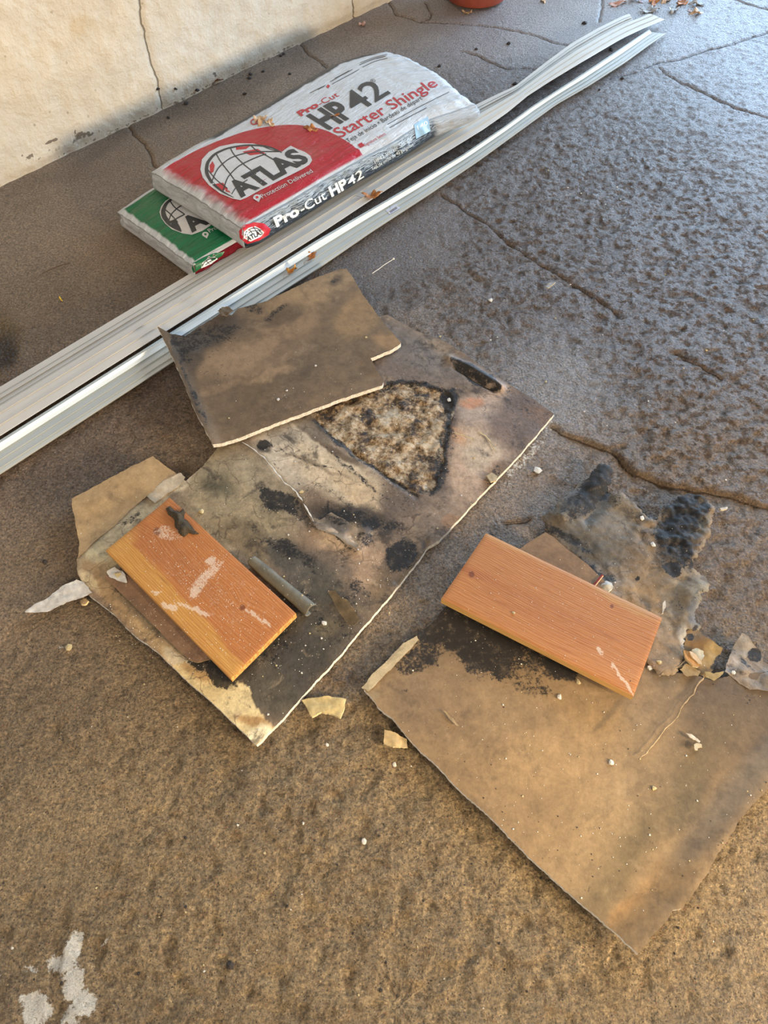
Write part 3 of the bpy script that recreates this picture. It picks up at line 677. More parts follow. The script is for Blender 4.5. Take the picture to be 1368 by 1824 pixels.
ribbon3('torn_paper_edge', [(1252, 1200), (1254, 1206), (1240, 1222), (1236, 1236), (1226, 1244), (1212, 1262), (1208, 1276), (1198, 1286), (1184, 1298), (1170, 1318), (1152, 1340), (1140, 1350)], .003, .0185, M_tornedge, rgt, .0015, 7, 'thin tan torn edge of the upper paper layer')
ribbon3('torn_paper_edge', [(1176, 1202), (1188, 1192), (1208, 1188), (1222, 1176), (1220, 1160), (1216, 1154)], .003, .0185, M_tornedge, rgt, .0015, 8)
flap(rgt, [(644, 1226), (660, 1206), (690, 1176), (718, 1146), (742, 1133), (746, 1140), (722, 1166), (692, 1196), (668, 1222), (656, 1232)], .0172, lambda x, y, px, py, e: .002+0*x, (204, 184, 146), label='pale strip of bare core along the left edge', name='bare_strip')
# torn, mouldy paper sheet trailing off its top edge
tp_out = [(962, 927), (972, 918), (990, 905), (1009, 887), (1022, 872), (1040, 862), (1052, 845), (1067, 831), (1078, 836), (1090, 838), (1088, 856), (1080, 882), (1092, 884), (1107, 882), (1129, 900), (1147, 918), (1164, 931), (1176, 914), (1182, 904), (1209, 887), (1228, 882),
          (1253, 889), (1271, 900), (1267, 935), (1262, 955), (1253, 971), (1240, 990), (1231, 1002), (1236, 1018), (1251, 1029), (1262, 1047), (1250, 1062), (1242, 1078), (1234, 1096), (1244, 1122), (1234, 1130), (1222, 1124), (1214, 1140), (1218, 1158), (1210, 1186), (1196, 1206), (1170, 1210),
          (1130, 1160), (1080, 1110), (1060, 1060), (1062, 1040), (1040, 1010), (1010, 985), (992, 968), (974, 950)]
tp_blobs = [(1040, 900, 60, 34, -45, (60, 56, 48), .85), (1000, 930, 40, 22, 0, (88, 74, 52), .8), (1075, 945, 70, 44, 20, (98, 90, 78), .9), (1110, 920, 40, 30, 0, (116, 104, 86), .8), (1050, 985, 60, 20, 30, (74, 70, 62), .8), (1020, 880, 16, 10, -40, (148, 150, 152), .4),
    (1150, 985, 40, 50, 0, (116, 98, 76), .8), (1150, 1030, 30, 40, 0, (128, 106, 78), .8), (1210, 950, 40, 60, 20, (44, 40, 36), .8), (1250, 930, 14, 30, 10, (98, 88, 68), .8), (1250, 985, 10, 30, 30, (130, 112, 88), .9), (1225, 1050, 36, 36, 0, (136, 118, 92), .8),
    (1200, 1100, 40, 60, 0, (122, 108, 88), .8), (1190, 1170, 40, 40, 0, (134, 112, 84), .9), (1244, 1060, 14, 20, 20, (112, 110, 96), .7), (1140, 1075, 40, 30, 30, (140, 112, 76), .9), (1235, 1100, 12, 26, 0, (104, 108, 112), .8), (1215, 1140, 8, 26, 0, (170, 162, 148), .8), (1130, 1110, 40, 30, 30, (150, 116, 76), .8)]
tp_mold = [(1070, 862, 26, 56, 38, 1.15), (1035, 905, 44, 14, -45, .7), (1240, 905, 26, 20, 0, 1.1), (1200, 925, 24, 44, 20, 1.1), (1060, 868, 18, 50, 35, .85), (1082, 850, 8, 34, 15, .95), (1020, 900, 40, 20, -45, .6), (1010, 965, 60, 10, 32, .75), (1215, 915, 40, 44, 20, .95, .4), (1190, 960, 30, 30, 0, .85), (1210, 985, 30, 30, 0, .8), (1193, 1017, 17, 14, 0, 1.0, .3), (1175, 1000, 16, 20, 0, .6), (1060, 1020, 40, 12, 35, .7),
    (1225, 1010, 12, 16, 20, .7), (1085, 1032, 16, 12, 0, .75), (1133, 1035, 5, 4, 0, 1), (1240, 1070, 12, 20, 20, .5), (1200, 1080, 22, 12, 30, .4), (1090, 900, 20, 20, 0, .5), (975, 935, 16, 10, 0, .4), (1224, 1128, 12, 10, 0, .3), (1240, 1118, 5, 6, 0, .8)]
def tp_h(x, y, px, py, e):
    h = .009+(fbm(x, y, 11, 4, 31)-.5)*.018+(fbm(x, y, 60, 4, 2)-.5)*.008*(.5+blob(px, py, 1215, 930, 70, 70, 0, .5)*1.6)
    h = h+.012*np.exp(-(seg_dist(px, py, [(1000, 925), (1040, 890), (1078, 840)])/15)**2)-.008*np.exp(-(seg_dist(px, py, [(1085, 882), (1060, 915), (1045, 930)])/8)**2)
    h = h+.01*blob(px, py, 1240, 1060, 24, 22, 0, .6)+.008*blob(px, py, 1225, 1105, 20, 24, 0, .6)
    h = np.maximum(h, .0035)
    on = sm(1120, 1200, py)*1.0
    h = h*(1-on)+.0165*on+.0*x
    return h-.002*sm(.006, 0, e)
flap(rgt, tp_out, .002, tp_h, (124, 106, 84), M_rag, 'torn_paper', 'torn grey and black mouldy paper trailing beyond the board', .0042, 12, .0055, tp_mold, tp_blobs)
# small scrap right of the hole
flap(rgt, [(1287, 1200), (1294, 1178), (1302, 1158), (1312, 1142), (1320, 1130), (1330, 1136), (1340, 1150), (1352, 1160), (1358, 1180), (1372, 1188), (1400, 1200), (1400, 1240), (1330, 1232), (1302, 1212)], .004,
     lambda x, y, px, py, e: .006+(fbm(x, y, 20, 3, 3)-.5)*.016+.008*sm(1160, 1220, py), (134, 116, 94), mat=M_damp, name='torn_paper', mold=[(1342, 1166, 13, 12, 0, 1.0, .3), (1306, 1164, 8, 8, 0, .55), (1328, 1184, 24, 4, 38, .6), (1280, 1180, 10, 10, 0, .8)],
     blobs=[(1318, 1155, 18, 20, 0, (150, 138, 122), .8), (1300, 1185, 14, 14, 0, (164, 148, 130), .8)], seed=3)
# ochre paper in the hole, with splinters
flap(rgt, [(1222, 1126), (1234, 1122), (1244, 1124), (1254, 1136), (1268, 1144), (1286, 1157), (1278, 1178), (1268, 1196), (1256, 1208), (1228, 1196), (1216, 1160)], .0062,
     lambda x, y, px, py, e: .004+(fbm(x, y, 30, 3, 3)-.5)*.008, (150, 116, 66), name='torn_paper', mold=[(1230, 1132, 8, 7, 0, .9), (1280, 1175, 8, 18, 30, .9), (1274, 1192, 12, 8, 0, .9)], blobs=[(1265, 1165, 14, 24, 30, (182, 150, 92), .8), (1240, 1150, 16, 18, 0, (124, 90, 46), .7)])
flap(rgt, [(1210, 1192), (1222, 1182), (1236, 1188), (1248, 1196), (1244, 1204), (1222, 1204)], .0205, lambda x, y, px, py, e: (fbm(x, y, 60, 2, 3)-.5)*.003, (172, 144, 98), name='torn_paper')
flap(rgt, [(1256, 1196), (1270, 1200), (1290, 1196), (1282, 1206), (1272, 1213), (1258, 1206)], .0205, lambda x, y, px, py, e: (fbm(x, y, 60, 2, 3)-.5)*.003, (176, 150, 96), name='torn_paper')

# ---- cardboard piece under the right plank
cb = thing('cardboard_piece', 'brown cardboard corner sticking out from under the right wooden plank', 'cardboard', U(1000, 1010, 0))
sheet(cb, [(915, 985), (945, 964), (972, 948), (985, 956), (1010, 978), (1045, 1004), (1078, 1036), (1060, 1075), (1000, 1075), (930, 1035)], [(915, 985, .0265), (1078, 1036, .0275), (1000, 1075, .0265)], .005, .003, .0006, None,
      lambda px, py, x, y: paint(px, py, (150, 118, 84), [(1000, 990, 40, 14, 30, (140, 108, 76), .5), (958, 954, 12, 6, -20, (120, 100, 70), .8)]), None, M_paper, M_tornedge, core_name='cardboard_core')

# ------------------------------------------------------------------ wooden planks
def wood_mat():
    q = NT('pine_wood')
    uv = q.n('ShaderNodeCombineXYZ', {0: q.math('MULTIPLY', q.attr('gu'), 1.0), 1: q.math('MULTIPLY', q.attr('gv'), 14.0), 2: q.attr('gw')}).outputs[0]
    fine = q.noise(26, 6, .6, vec=uv); streak = q.noise(9, 4, .6, vec=uv)
    ring = q.math('SINE', q.math('ADD', q.math('MULTIPLY', q.attr('gv'), 1300.0), q.mr(streak, 0, 1, -9, 9)))
    col = q.mix(1.0, q.attr('Col', 'Color'), (.73, .79, .80, 1), 'MULTIPLY')
    f = q.mr(ring, -1, 1, .80, 1.08)
    col = q.mix(1.0, col, q.n('ShaderNodeCombineColor', {0: q.mr(ring, -1, 1, .90, 1.05), 1: f, 2: q.mr(ring, -1, 1, .72, 1.12)}).outputs[0], 'MULTIPLY')
    col = q.mix(1.0, col, q.grey(q.mr(fine, .25, .75, .84, 1.15)), 'MULTIPLY')
    dk = q.ss(.60, .72, streak)
    col = q.mix(q.math('MULTIPLY', dk, .42), col, L4((110, 62, 28)))
    k = q.ss(.35, .65, q.math('ADD', q.attr('knot'), q.mr(q.noise(90), 0, 1, -.2, .2)))
    col = q.mix(q.math('MULTIPLY', k, .75), col, L4((98, 46, 22)))
    d = q.ss(.5, .66, q.math('ADD', q.attr('dust'), q.math('ADD', q.mr(q.noise(230, 8, .8), 0, 1, -1.3, 1.3), q.mr(q.noise(60, 4), 0, 1, -.3, .3))))
    col = q.mix(q.math('MULTIPLY', d, .6), col, L4((214, 196, 176)))
    nb = q.bump(q.math('ADD', q.math('MULTIPLY', ring, .12), fine), .0006)
    return q.out(col, .5, nb, .45)
M_wood = wood_mat()
def endgrain_mat():
    q = NT('pine_end_grain'); s = q.math('SINE', q.math('MULTIPLY', q.n('ShaderNodeSeparateXYZ', {0: q.tc.outputs['Object']}).outputs[0], 900.0))
    n = q.noise(140, 5, .7)
    c = q.mix(q.ss(.3, .7, n), L4((150, 104, 52)), L4((222, 176, 104)))
    c = q.mix(q.mr(s, -1, 1, 0, .3), c, L4((120, 78, 40)))
    return q.out(c, .75, q.bump(n, .001), .3)
M_end = endgrain_mat()
def plank(name, label, corners, ztop, thick, base, blobs, knots, dustb, side_rgb, seed):
    """corners px: A,B (far/one long side), C,D (other long side, C next to B). long axis A->B"""
    t0 = thing(name, label, 'plank', U(*np.mean(corners, 0), 0))
    zt = ztop if isinstance(ztop, (list, tuple)) else [ztop]*4
    A, B, C, D = [U(c[0], c[1], z) for c, z in zip(corners, zt)]
    L = np.linalg.norm(B-A); Wd = np.linalg.norm(D-A)
    nu, nv = int(L/.005), int(Wd/.005); u, v = np.meshgrid(np.linspace(0, 1, nu), np.linspace(0, 1, nv))
    P = (A*(1-u[..., None])+B*u[..., None])*(1-v[..., None])+(D*(1-u[..., None])+C*u[..., None])*v[..., None]
    eb = np.minimum(np.minimum(u*L, (1-u)*L), np.minimum(v*Wd, (1-v)*Wd))
    P[..., 2] -= .0012*np.clip(1-eb/.003, 0, 1)**2
    V = P.reshape(-1, 3); u, v = u.ravel(), v.ravel(); px, py = PX(V)
    cols = paint(px, py, base, blobs, amp=5, s=.03)
    gu = u*L*.9+seed; gv = v*Wd*.9+.0018*np.sin(u*5+seed)+(fbm(u*L, v*Wd, 10, 2, seed)-.5)*.006
    kn = np.zeros(len(u))
    for (kx, ky, r, s) in knots:
        dx = (px-kx); dy = (py-ky)
        du = (px-kx)/1; r2 = dx*dx+dy*dy
        gv = gv+s*np.exp(-r2/(2*(r*2.2)**2)); kn = np.maximum(kn, np.exp(-r2/(2*(r*.55)**2)))
    du = mask(px, py, dustb, amp=6, s=.05)
    me = big_grid('top_face', P[..., 0], P[..., 1], P[..., 2], M_wood, cols, {'gu': gu, 'gv': gv, 'gw': u*0+seed, 'knot': kn, 'dust': du}, loc=tuple(t0.location))
    me.location = (0, 0, 0); me.parent = t0
    # flip so normals face up
    bm = bmesh.new(); bm.from_mesh(me.data)
    bmesh.ops.recalc_face_normals(bm, faces=bm.faces)
    if sum(f.normal.z for f in bm.faces) < 0: bmesh.ops.reverse_faces(bm, faces=bm.faces)
    bm.to_mesh(me.data); bm.free()
    # body below: sides + bottom
    q = [A, B, C, D]; drop = np.array([0, 0, .0012]); th = np.array([0, 0, thick])
    def wallq(a, b, nm, mat, rgb, n=30):
        a = a-drop*.9; b = b-drop*.9
        uu, vv = np.meshgrid(np.linspace(0, 1, n), np.linspace(0, 1, 5))
        Pw = a+(b-a)*uu[..., None]-th*vv[..., None]
        if nm == 'end_face': Pw += 0
        Vw = Pw.reshape(-1, 3); ls = np.linalg.norm(b-a)
        Fq = [(j*n+i, j*n+i+1, (j+1)*n+i+1, (j+1)*n+i) for j in range(4) for i in range(n-1)]
        vw = vv.ravel()*thick
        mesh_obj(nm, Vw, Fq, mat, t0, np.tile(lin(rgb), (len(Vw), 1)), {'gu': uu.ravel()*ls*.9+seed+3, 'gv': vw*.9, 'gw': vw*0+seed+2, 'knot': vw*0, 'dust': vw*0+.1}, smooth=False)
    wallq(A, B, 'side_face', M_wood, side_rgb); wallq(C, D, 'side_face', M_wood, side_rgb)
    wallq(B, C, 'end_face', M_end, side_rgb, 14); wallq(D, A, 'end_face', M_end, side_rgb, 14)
    mesh_obj('underside', [A-th, B-th, C-th, D-th], [(0, 3, 2, 1)], M_end, t0, smooth=False)
    return t0
pl1 = plank('wooden_plank', 'short orange pine plank with a pale sapwood strip and dusty scratches, on the mouldy sheet', [(302, 886), (527, 1092), (411, 1208), (188, 980)], .0455, .0195,
    (196, 122, 66), [(250, 1020, 160, 26, 45.5, (208, 146, 72), 1, .12), (330, 1110, 140, 30, 46, (210, 148, 74), .95, .12), (420, 1190, 40, 16, 50, (214, 154, 80), .9, .2), (215, 965, 40, 18, -40, (210, 150, 78), .9, .3),
        (300, 990, 110, 26, 42, (182, 112, 64), .6), (330, 910, 30, 26, 0, (168, 100, 60), .5), (440, 1040, 90, 20, 42, (202, 128, 74), .5)],
    [(280, 946, 11, .012), (432, 1082, 8, -.012)],
    [(365, 1030, 50, 12, -45, .72, .7), (350, 1050, 22, 10, -45, .8, .6), (300, 1080, 16, 6, 20, .9), (280, 1055, 12, 5, 10, .8), (345, 1085, 40, 5, 18, .85), (460, 1100, 34, 2.5, 32, 1.0), (300, 950, 30, 14, 10, .55), (375, 1000, 10, 10, 0, .8), (420, 1070, 90, 60, 40, .33), (300, 1000, 90, 60, 40, .25)], (228, 166, 96), 1)
pl2 = plank('wooden_plank', 'orange pine plank with straight grain and a lower edge painted as lit, on the right sheet', [(866, 949), (1180, 1100), (1129, 1240), (786, 1066)], .0505, .0195,
    (200, 130, 72), [(900, 965, 60, 8, 25, (212, 148, 82), .8), (1010, 1015, 170, 9, 25.5, (208, 146, 84), .8), (1120, 1075, 60, 12, 25, (204, 148, 90), .8), (950, 1070, 160, 10, 25, (186, 112, 58), .5), (1000, 1120, 160, 12, 26, (188, 114, 60), .5), (1100, 1180, 60, 20, 26, (200, 134, 80), .6), (840, 1020, 30, 8, 25, (184, 110, 58), .6)],
    [(840, 1023, 9, .008), (1090, 1080, 6, -.004)], [(1070, 1160, 8, 4, 30, 1), (1090, 1185, 5, 5, 0, 1), (1108, 1208, 34, 3, 58, 1.1), (1000, 1080, 130, 60, 25, .22)], (255, 192, 112), 2)  # side faces coloured lighter to paint in the light on the lower edge
pl2s = [c for c in pl2.children if c.name.startswith('end')]

# ------------------------------------------------------------------ trim panels
def trim_mat(name, rgb, rough=.38):
    q = NT(name); n = q.noise(7, 4); d = q.noise(130, 4, .6)
    c = q.mix(1.0, L4(rgb), q.grey(q.mr(n, .3, .7, .93, 1.05)), 'MULTIPLY')
    sp = q.math('MULTIPLY', q.ss(.10, .05, q.vor(60)), q.ss(.56, .62, q.noise(8, 2)))
    c = q.mix(q.math('MULTIPLY', sp, .6), c, L4((96, 76, 58)))
    c = q.mix(q.math('MULTIPLY', q.ss(.5, .75, n), .12), c, L4((140, 120, 98)))
    return q.out(c, rough, q.bump(d, .0001), .5)
M_trimA = trim_mat('beige_trim', (205, 200, 190), .28); M_trimB = trim_mat('sky_lit_trim', (222, 228, 226), .25); M_trimC = trim_mat('grey_trim', (188, 190, 184))  # second trim tinted bright bluish, painting in the sky reflected by its ledge
DX, DY = .86, -.51
def track(pts):
    pr = np.array([p[0]*DX+p[1]*DY for p in pts]); o = np.argsort(pr); P = np.array(pts, float)[o]; pr = pr[o]
    def f(k):
        k = np.asarray(k, float)
        x = np.interp(k, pr, P[:, 0]); y = np.interp(k, pr, P[:, 1])
        lo = k < pr[0]
        sl = (P[1]-P[0])/(pr[1]-pr[0])
        x = np.where(lo, P[0, 0]+(k-pr[0])*sl[0], x); y = np.where(lo, P[0, 1]+(k-pr[0])*sl[1], y)
        return x, y
    return f
A_up = track([(0, 689), (344, 484), (600, 334), (848, 186), (885, 168), (918, 153), (950, 128), (977, 107), (1018, 77), (1065, 50), (1108, 29), (1130, 21), (1158, 10)])
A_lo = track([(0, 780), (560, 425.6), (735, 309), (808, 265), (860, 233), (904, 202), (940, 172), (977, 148), (1035, 113), (1108, 70), (1146, 52), (1189, 34), (1205, 30)])
B_up = track([(0, 783.5), (560, 430), (735, 329), (823, 276), (896, 227), (948, 189), (1035, 133), (1100, 90), (1158, 51), (1172, 46)])
B_lo = track([(0, 846), (299, 652), (569, 478), (662, 414), (765, 347), (852, 288), (918, 240), (991, 187), (1047, 155), (1117, 110), (1167, 73), (1190, 58), (1205, 50)])
def trim(name, label, up_, lo_, prof, k0, k1, mat, slant=0, flat_from=820):
    ks = np.linspace(k0, k1, 150); V = []; M = len(prof)
    x1, y1 = up_(ks); x2, y2 = lo_(ks)
    for i in range(len(ks)):
        for (f, z) in prof:
            kk = ks[i]+(slant*f if i == len(ks)-1 else 0)
            if i == len(ks)-1:
                a = up_(kk); b = lo_(kk); X1, Y1, X2, Y2 = float(a[0]), float(a[1]), float(b[0]), float(b[1])
            else: X1, Y1, X2, Y2 = x1[i], y1[i], x2[i], y2[i]
            s = 1-.45*sm(flat_from, 980, np.array(kk))
            V.append(U(X1+(X2-X1)*f, Y1+(Y2-Y1)*f, z*s+.003*math.sin(kk*.012+f*2)*sm(500, 800, np.array(kk))))
    Fc = [(i*M+j, (i+1)*M+j, (i+1)*M+j+1, i*M+j+1) for i in range(len(ks)-1) for j in range(M-1)]
    Fc = [f[::-1] for f in Fc]
    o = mesh_obj(name, V, Fc, mat, None, smooth=False, loc=tuple(U(300, 600, 0)))
    md = o.modifiers.new('thick', 'SOLIDIFY'); md.thickness = .0014; md.offset = -1
    o['label'] = label; o['category'] = 'trim panel'; o['group'] = 'long vinyl trim panels'
    return o
def ridge(f, z, w=.014, h=.0055):
    w *= 1.15; h *= 1.4
    return ridge_(f, z, w, h)
def ridge_(f, z, w, h): return [(f-w, z), (f-w*.3, z+h), (f+w*.3, z+h), (f+w, z)]
profA1 = [(-.0, .008), (.0, .026), (.10, .027)]+ridge(.13, .027, .012, .002)+ridge(.225, .028)+[(.30, .0285)]+ridge(.335, .0285, .01, .002)+[(.44, .029)]
profA2 = [(.385, .029), (.388, .0395), (.44, .040)]+ridge(.51, .040, .012, .003)+[(.62, .0405)]+ridge(.74, .0405, .012, .003)+[(.95, .041), (.965, .040), (.972, .024), (.978, .010)]
profB1 = [(.0, .006), (.0, .026), (.012, .0285), (.03, .029), (.05, .027), (.07, .036), (.09, .038), (.20, .031), (.30, .0275), (.33, .0265), (.34, .012)]
profB2 = [(.28, .019), (.36, .020), (.50, .021)]+ridge(.56, .021, .014, .003)+ridge(.80, .021, .014, .003)+[(.96, .021), (.985, .018), (1.0, .002)]
trim('trim_panel', 'long beige ribbed trim panel nearest the shingle bags, rearmost of the bundle', A_up, A_lo, profA1, -900, 952, M_trimA)
trim('trim_panel', 'long beige ribbed trim panel with two ridges, overlapping the rearmost one', A_up, A_lo, profA2, -900, 972, M_trimA, 30)
trim('trim_panel', 'narrow trim strip with bluish sky sheen painted in, just below the dark gap', B_up, B_lo, profB1, -900, 968, M_trimB)
trim('trim_panel', 'long grey-white trim panel at the front of the bundle, nearest the plasterboard', B_up, B_lo, profB2, -900, 962, M_trimC, 28)

# ------------------------------------------------------------------ shingle bags
def resample(pts, n):
    P = np.array([U(*p) for p in pts]); d = np.r_[0, np.cumsum(np.linalg.norm(np.diff(P, axis=0), axis=1))]; d /= d[-1]
    t = np.linspace(0, 1, n)
    # smooth a little with catmull like interpolation
    out = np.stack([np.interp(t, d, P[:, i]) for i in range(3)], -1)
    for _ in range(6): out[1:-1] = (out[:-2]+2*out[1:-1]+out[2:])/4
    return out
def bag(name, label, back, frontc, left, right, zbot, mats, bulge=.012, N=150, Mv=60, puff=.006, seed=1, sag=0):
    """top surface = Coons patch of four curves; skirt rings fall to zbot. mats: top, front skirt, end skirt"""
    B = resample(back, N); Fr = resample(frontc, N); Lf = resample(left, Mv); R = resample(right, Mv)
    u = np.linspace(0, 1, N)[None, :, None]; v = np.linspace(0, 1, Mv)[:, None, None]
    P = (1-v)*B[None]+v*Fr[None]+(1-u)*Lf[:, None]+u*R[:, None]-((1-u)*(1-v)*B[0]+u*(1-v)*B[-1]+(1-u)*v*Fr[0]+u*v*Fr[-1])
    uu, vv = np.meshgrid(np.linspace(0, 1, N), np.linspace(0, 1, Mv))
    x, y = P[..., 0], P[..., 1]
    e = np.minimum(np.minimum(uu*2.6, (1-uu)*2.6), np.minimum(vv, 1-vv))
    P[..., 2] += puff*sm(0, .25, e)-.010*sm(.06, 0, e)
    # wrinkles: along the length near the front, radiating at the ends
    wr = (fbm((uu*9+vv*2), vv*34, 1.0, 3, seed)-.5)*.007*(.25+sm(.55, 1, vv)+sm(.8, 1, uu)*1.2+sm(.12, 0, uu)*1.2+sm(.18, 0, vv)*.8)
    wr = wr+(fbm(uu*30, vv*7, 1.0, 3, seed+4)-.5)*.004*(.4+sm(.75, 1, uu)*1.5)
    P[..., 2] += wr
    top = P.reshape(-1, 3); V = [top]; cur = np.concatenate([np.stack([np.zeros(N-1, int), np.arange(N-1)], 1), np.stack([np.arange(Mv-1), np.full(Mv-1, N-1)], 1),
            np.stack([np.full(N-1, Mv-1), np.arange(N-1, 0, -1)], 1), np.stack([np.arange(Mv-1, 0, -1), np.zeros(Mv-1, int)], 1)])
    ring = cur[:, 0]*N+cur[:, 1]; side = np.r_[np.zeros(N-1), np.ones(Mv-1), np.full(N-1, 2), np.full(Mv-1, 3)].astype(int)
    C0 = top[ring]; nR = len(ring)
    tan = np.roll(C0, -1, 0)-np.roll(C0, 1, 0); nm = np.stack([tan[:, 1], -tan[:, 0]], -1); nm /= np.linalg.norm(nm, axis=1)[:, None]+1e-9
    ctr = C0.mean(0)[:2]
    if ((C0[:, :2]-ctr)*nm).sum() < 0: nm = -nm
    for _ in range(8): nm = (np.roll(nm, 1, 0)+nm*2+np.roll(nm, -1, 0)); nm /= np.linalg.norm(nm, axis=1)[:, None]
    bw = np.where(side == 2, 1.0, .35)
    for _ in range(10): bw = (np.roll(bw, 1)+bw*2+np.roll(bw, -1))/4
    K = 14; rs = np.arange(nR); prev = ring; Fc = []; mi = []
    i = np.arange(Mv*N).reshape(Mv, N)
    q = np.stack([i[:-1, :-1], i[:-1, 1:], i[1:, 1:], i[1:, :-1]], -1).reshape(-1, 4)
    Fc += [tuple(f) for f in q]; mi += [0]*len(Fc)
    UVs = [np.c_[uu.ravel(), vv.ravel()]]
    base = len(top); zb = zbot-sag*sm(.68, .95, uu.ravel()[ring])
    arc = np.r_[0, np.cumsum(np.linalg.norm(np.diff(C0, axis=0), axis=1))]
    for k in range(1, K+1):
        t = k/K; z = C0[:, 2]*(1-t)+zb*t
        bl = bulge*math.sin(t*math.pi*.62)
        wob = (fbm(arc, np.full(nR, t*.06), 40, 3, seed+7)-.5)*.020*math.sin(min(1, t*1.3)*math.pi)
        nb = nm*(bl*bw+wob)[:, None]
        V.append(np.c_[C0[:, 0]+nb[:, 0], C0[:, 1]+nb[:, 1], z])
        UVs.append(np.c_[arc, np.full(nR, 1+t)])
        idx = base+(k-1)*nR+rs
        for a in range(nR):
            b = (a+1) % nR
            Fc.append((int(prev[a]), int(idx[a]), int(idx[b]), int(prev[b]))); mi.append({0: 3, 1: 2, 2: 1, 3: 2}[int(side[a])])
        prev = idx
    Fc.append(tuple(int(a) for a in prev[::-1])); mi.append(2)
    V = np.concatenate(V); UV = np.concatenate(UVs)
    t0 = thing(name, label, 'shingle bag', U(*np.mean([c[:2] for c in frontc], 0), 0))
    o = mesh_obj('wrapper', V, Fc, mats, t0, None, {'bu': UV[:, 0], 'bv': UV[:, 1], 'bs': np.concatenate([uu.ravel()]+[uu.ravel()[ring]]*K)}, midx=mi)
    bm = bmesh.new(); bm.from_mesh(o.data); bmesh.ops.recalc_face_normals(bm, faces=bm.faces); bm.to_mesh(o.data); bm.free()
    bvh = BVHTree.FromPolygons([Vector(p) for p in V], Fc)
    return t0, o, bvh
def film(name, build, rough=.32):
    q = NT(name); u = q.attr('bu'); v = q.attr('bv')
    col = build(q, u, v)
    vec = q.n('ShaderNodeCombineXYZ', {0: q.math('MULTIPLY', u, 10.0), 1: q.math('MULTIPLY', v, 22.0), 2: 0.0}).outputs[0]
    n = q.noise(1.6, 5, .6, vec=vec, dist=.8); n2 = q.noise(45, 5, .6, dist=1.0)
    nb = q.bump(n, .007); nb = q.bump(n2, .0012, 1, nb)
    return q.out(col, rough, nb, .5)
SILVER = (200, 203, 204)
def top_build(rgb):
    def f(q, u, v):
        # coloured corner bounded by an arc
        du = q.math('DIVIDE', q.math('SUBTRACT', u, .03), .47); dv = q.math('DIVIDE', q.math('SUBTRACT', 1.02, v), .93)
        r = q.math('SQRT', q.math('ADD', q.math('POWER', q.math('ABSOLUTE', du), 2.6), q.math('POWER', q.math('ABSOLUTE', dv), 2.6)))
        e = q.math('ADD', r, 0.0)
        m = q.ss(1.004, .996, e)
        wv = q.noise(26, 5); m = q.math('MULTIPLY', m, q.ss(-.01, .03, q.math('ADD', q.math('SUBTRACT', u, .012), q.mr(wv, 0, 1, -.022, .022))))
        m = q.math('MULTIPLY', m, q.ss(.990, .975, v))
        c = q.mix(m, L4(SILVER), L4(rgb))
        wear = q.math('MULTIPLY', q.ss(.1, .05, q.vor(110)), q.ss(.5, .62, q.noise(12, 3)))
        c = q.mix(q.math('MULTIPLY', wear, .6), c, L4((214, 200, 196)))
        bk = q.math('MULTIPLY', q.ss(.085, .065, q.math('ADD', v, q.mr(q.noise(14, 3), 0, 1, -.03, .03))), q.ss(.18, .24, u)); bk = q.math('MULTIPLY', bk, q.ss(.97, .93, u))
        c = q.mix(bk, c, L4((38, 42, 48)))
        dirt = q.math('MULTIPLY', q.ss(.5, .72, q.noise(8, 5)), .18)
        return q.mix(dirt, c, L4((150, 136, 116)))
    return f
def streak_build(q, u, v):
    vec = q.n('ShaderNodeCombineXYZ', {0: q.math('MULTIPLY', u, 18.0), 1: q.math('MULTIPLY', v, 20.0), 2: 0.0}).outputs[0]
    n = q.noise(1.5, 6, .75, vec=vec, dist=.7)
    k = q.math('ADD', n, q.mr(v, 1.0, 2.0, .10, -.10))
    st = q.mix(q.ss(.50, .56, k), L4((24, 31, 38)), L4((196, 206, 210)))
    return q.mix(q.ss(.80, .83, q.math('ADD', q.attr('bs'), q.mr(n, 0, 1, -.04, .04))), st, L4(SILVER))
def plainf(rgb):
    def f(q, u, v):
        cr = q.ss(.52, .50, q.noise(16, 3, dist=1.5)); return q.mix(q.math('MULTIPLY', cr, .12), L4(rgb), L4((150, 146, 140)))
    return f
M_topR = film('red_silver_film', top_build((168, 26, 38))); M_frR = film('black_streaked_film', streak_build, .3); M_end = film('white_film', plainf((222, 222, 220)), .4); M_blk = film('dark_film', plainf((44, 48, 54)), .4)
def green_top(q, u, v):
    m = q.math('MULTIPLY', q.ss(.012, .02, q.math('ADD', u, q.mr(q.noise(20, 3), 0, 1, -.008, .008))), q.ss(.035, .042, v))
    m = q.math('MULTIPLY', m, q.ss(.972, .966, v))
    return q.mix(m, L4(SILVER), L4((8, 104, 62)))
def green_front(q, u, v): return L4((150, 20, 34))
M_topG = film('green_film', green_top); M_frG = film('dark_red_film', lambda q, u, v: q.mix(0.0, L4((140, 18, 32)), L4((140, 18, 32))))

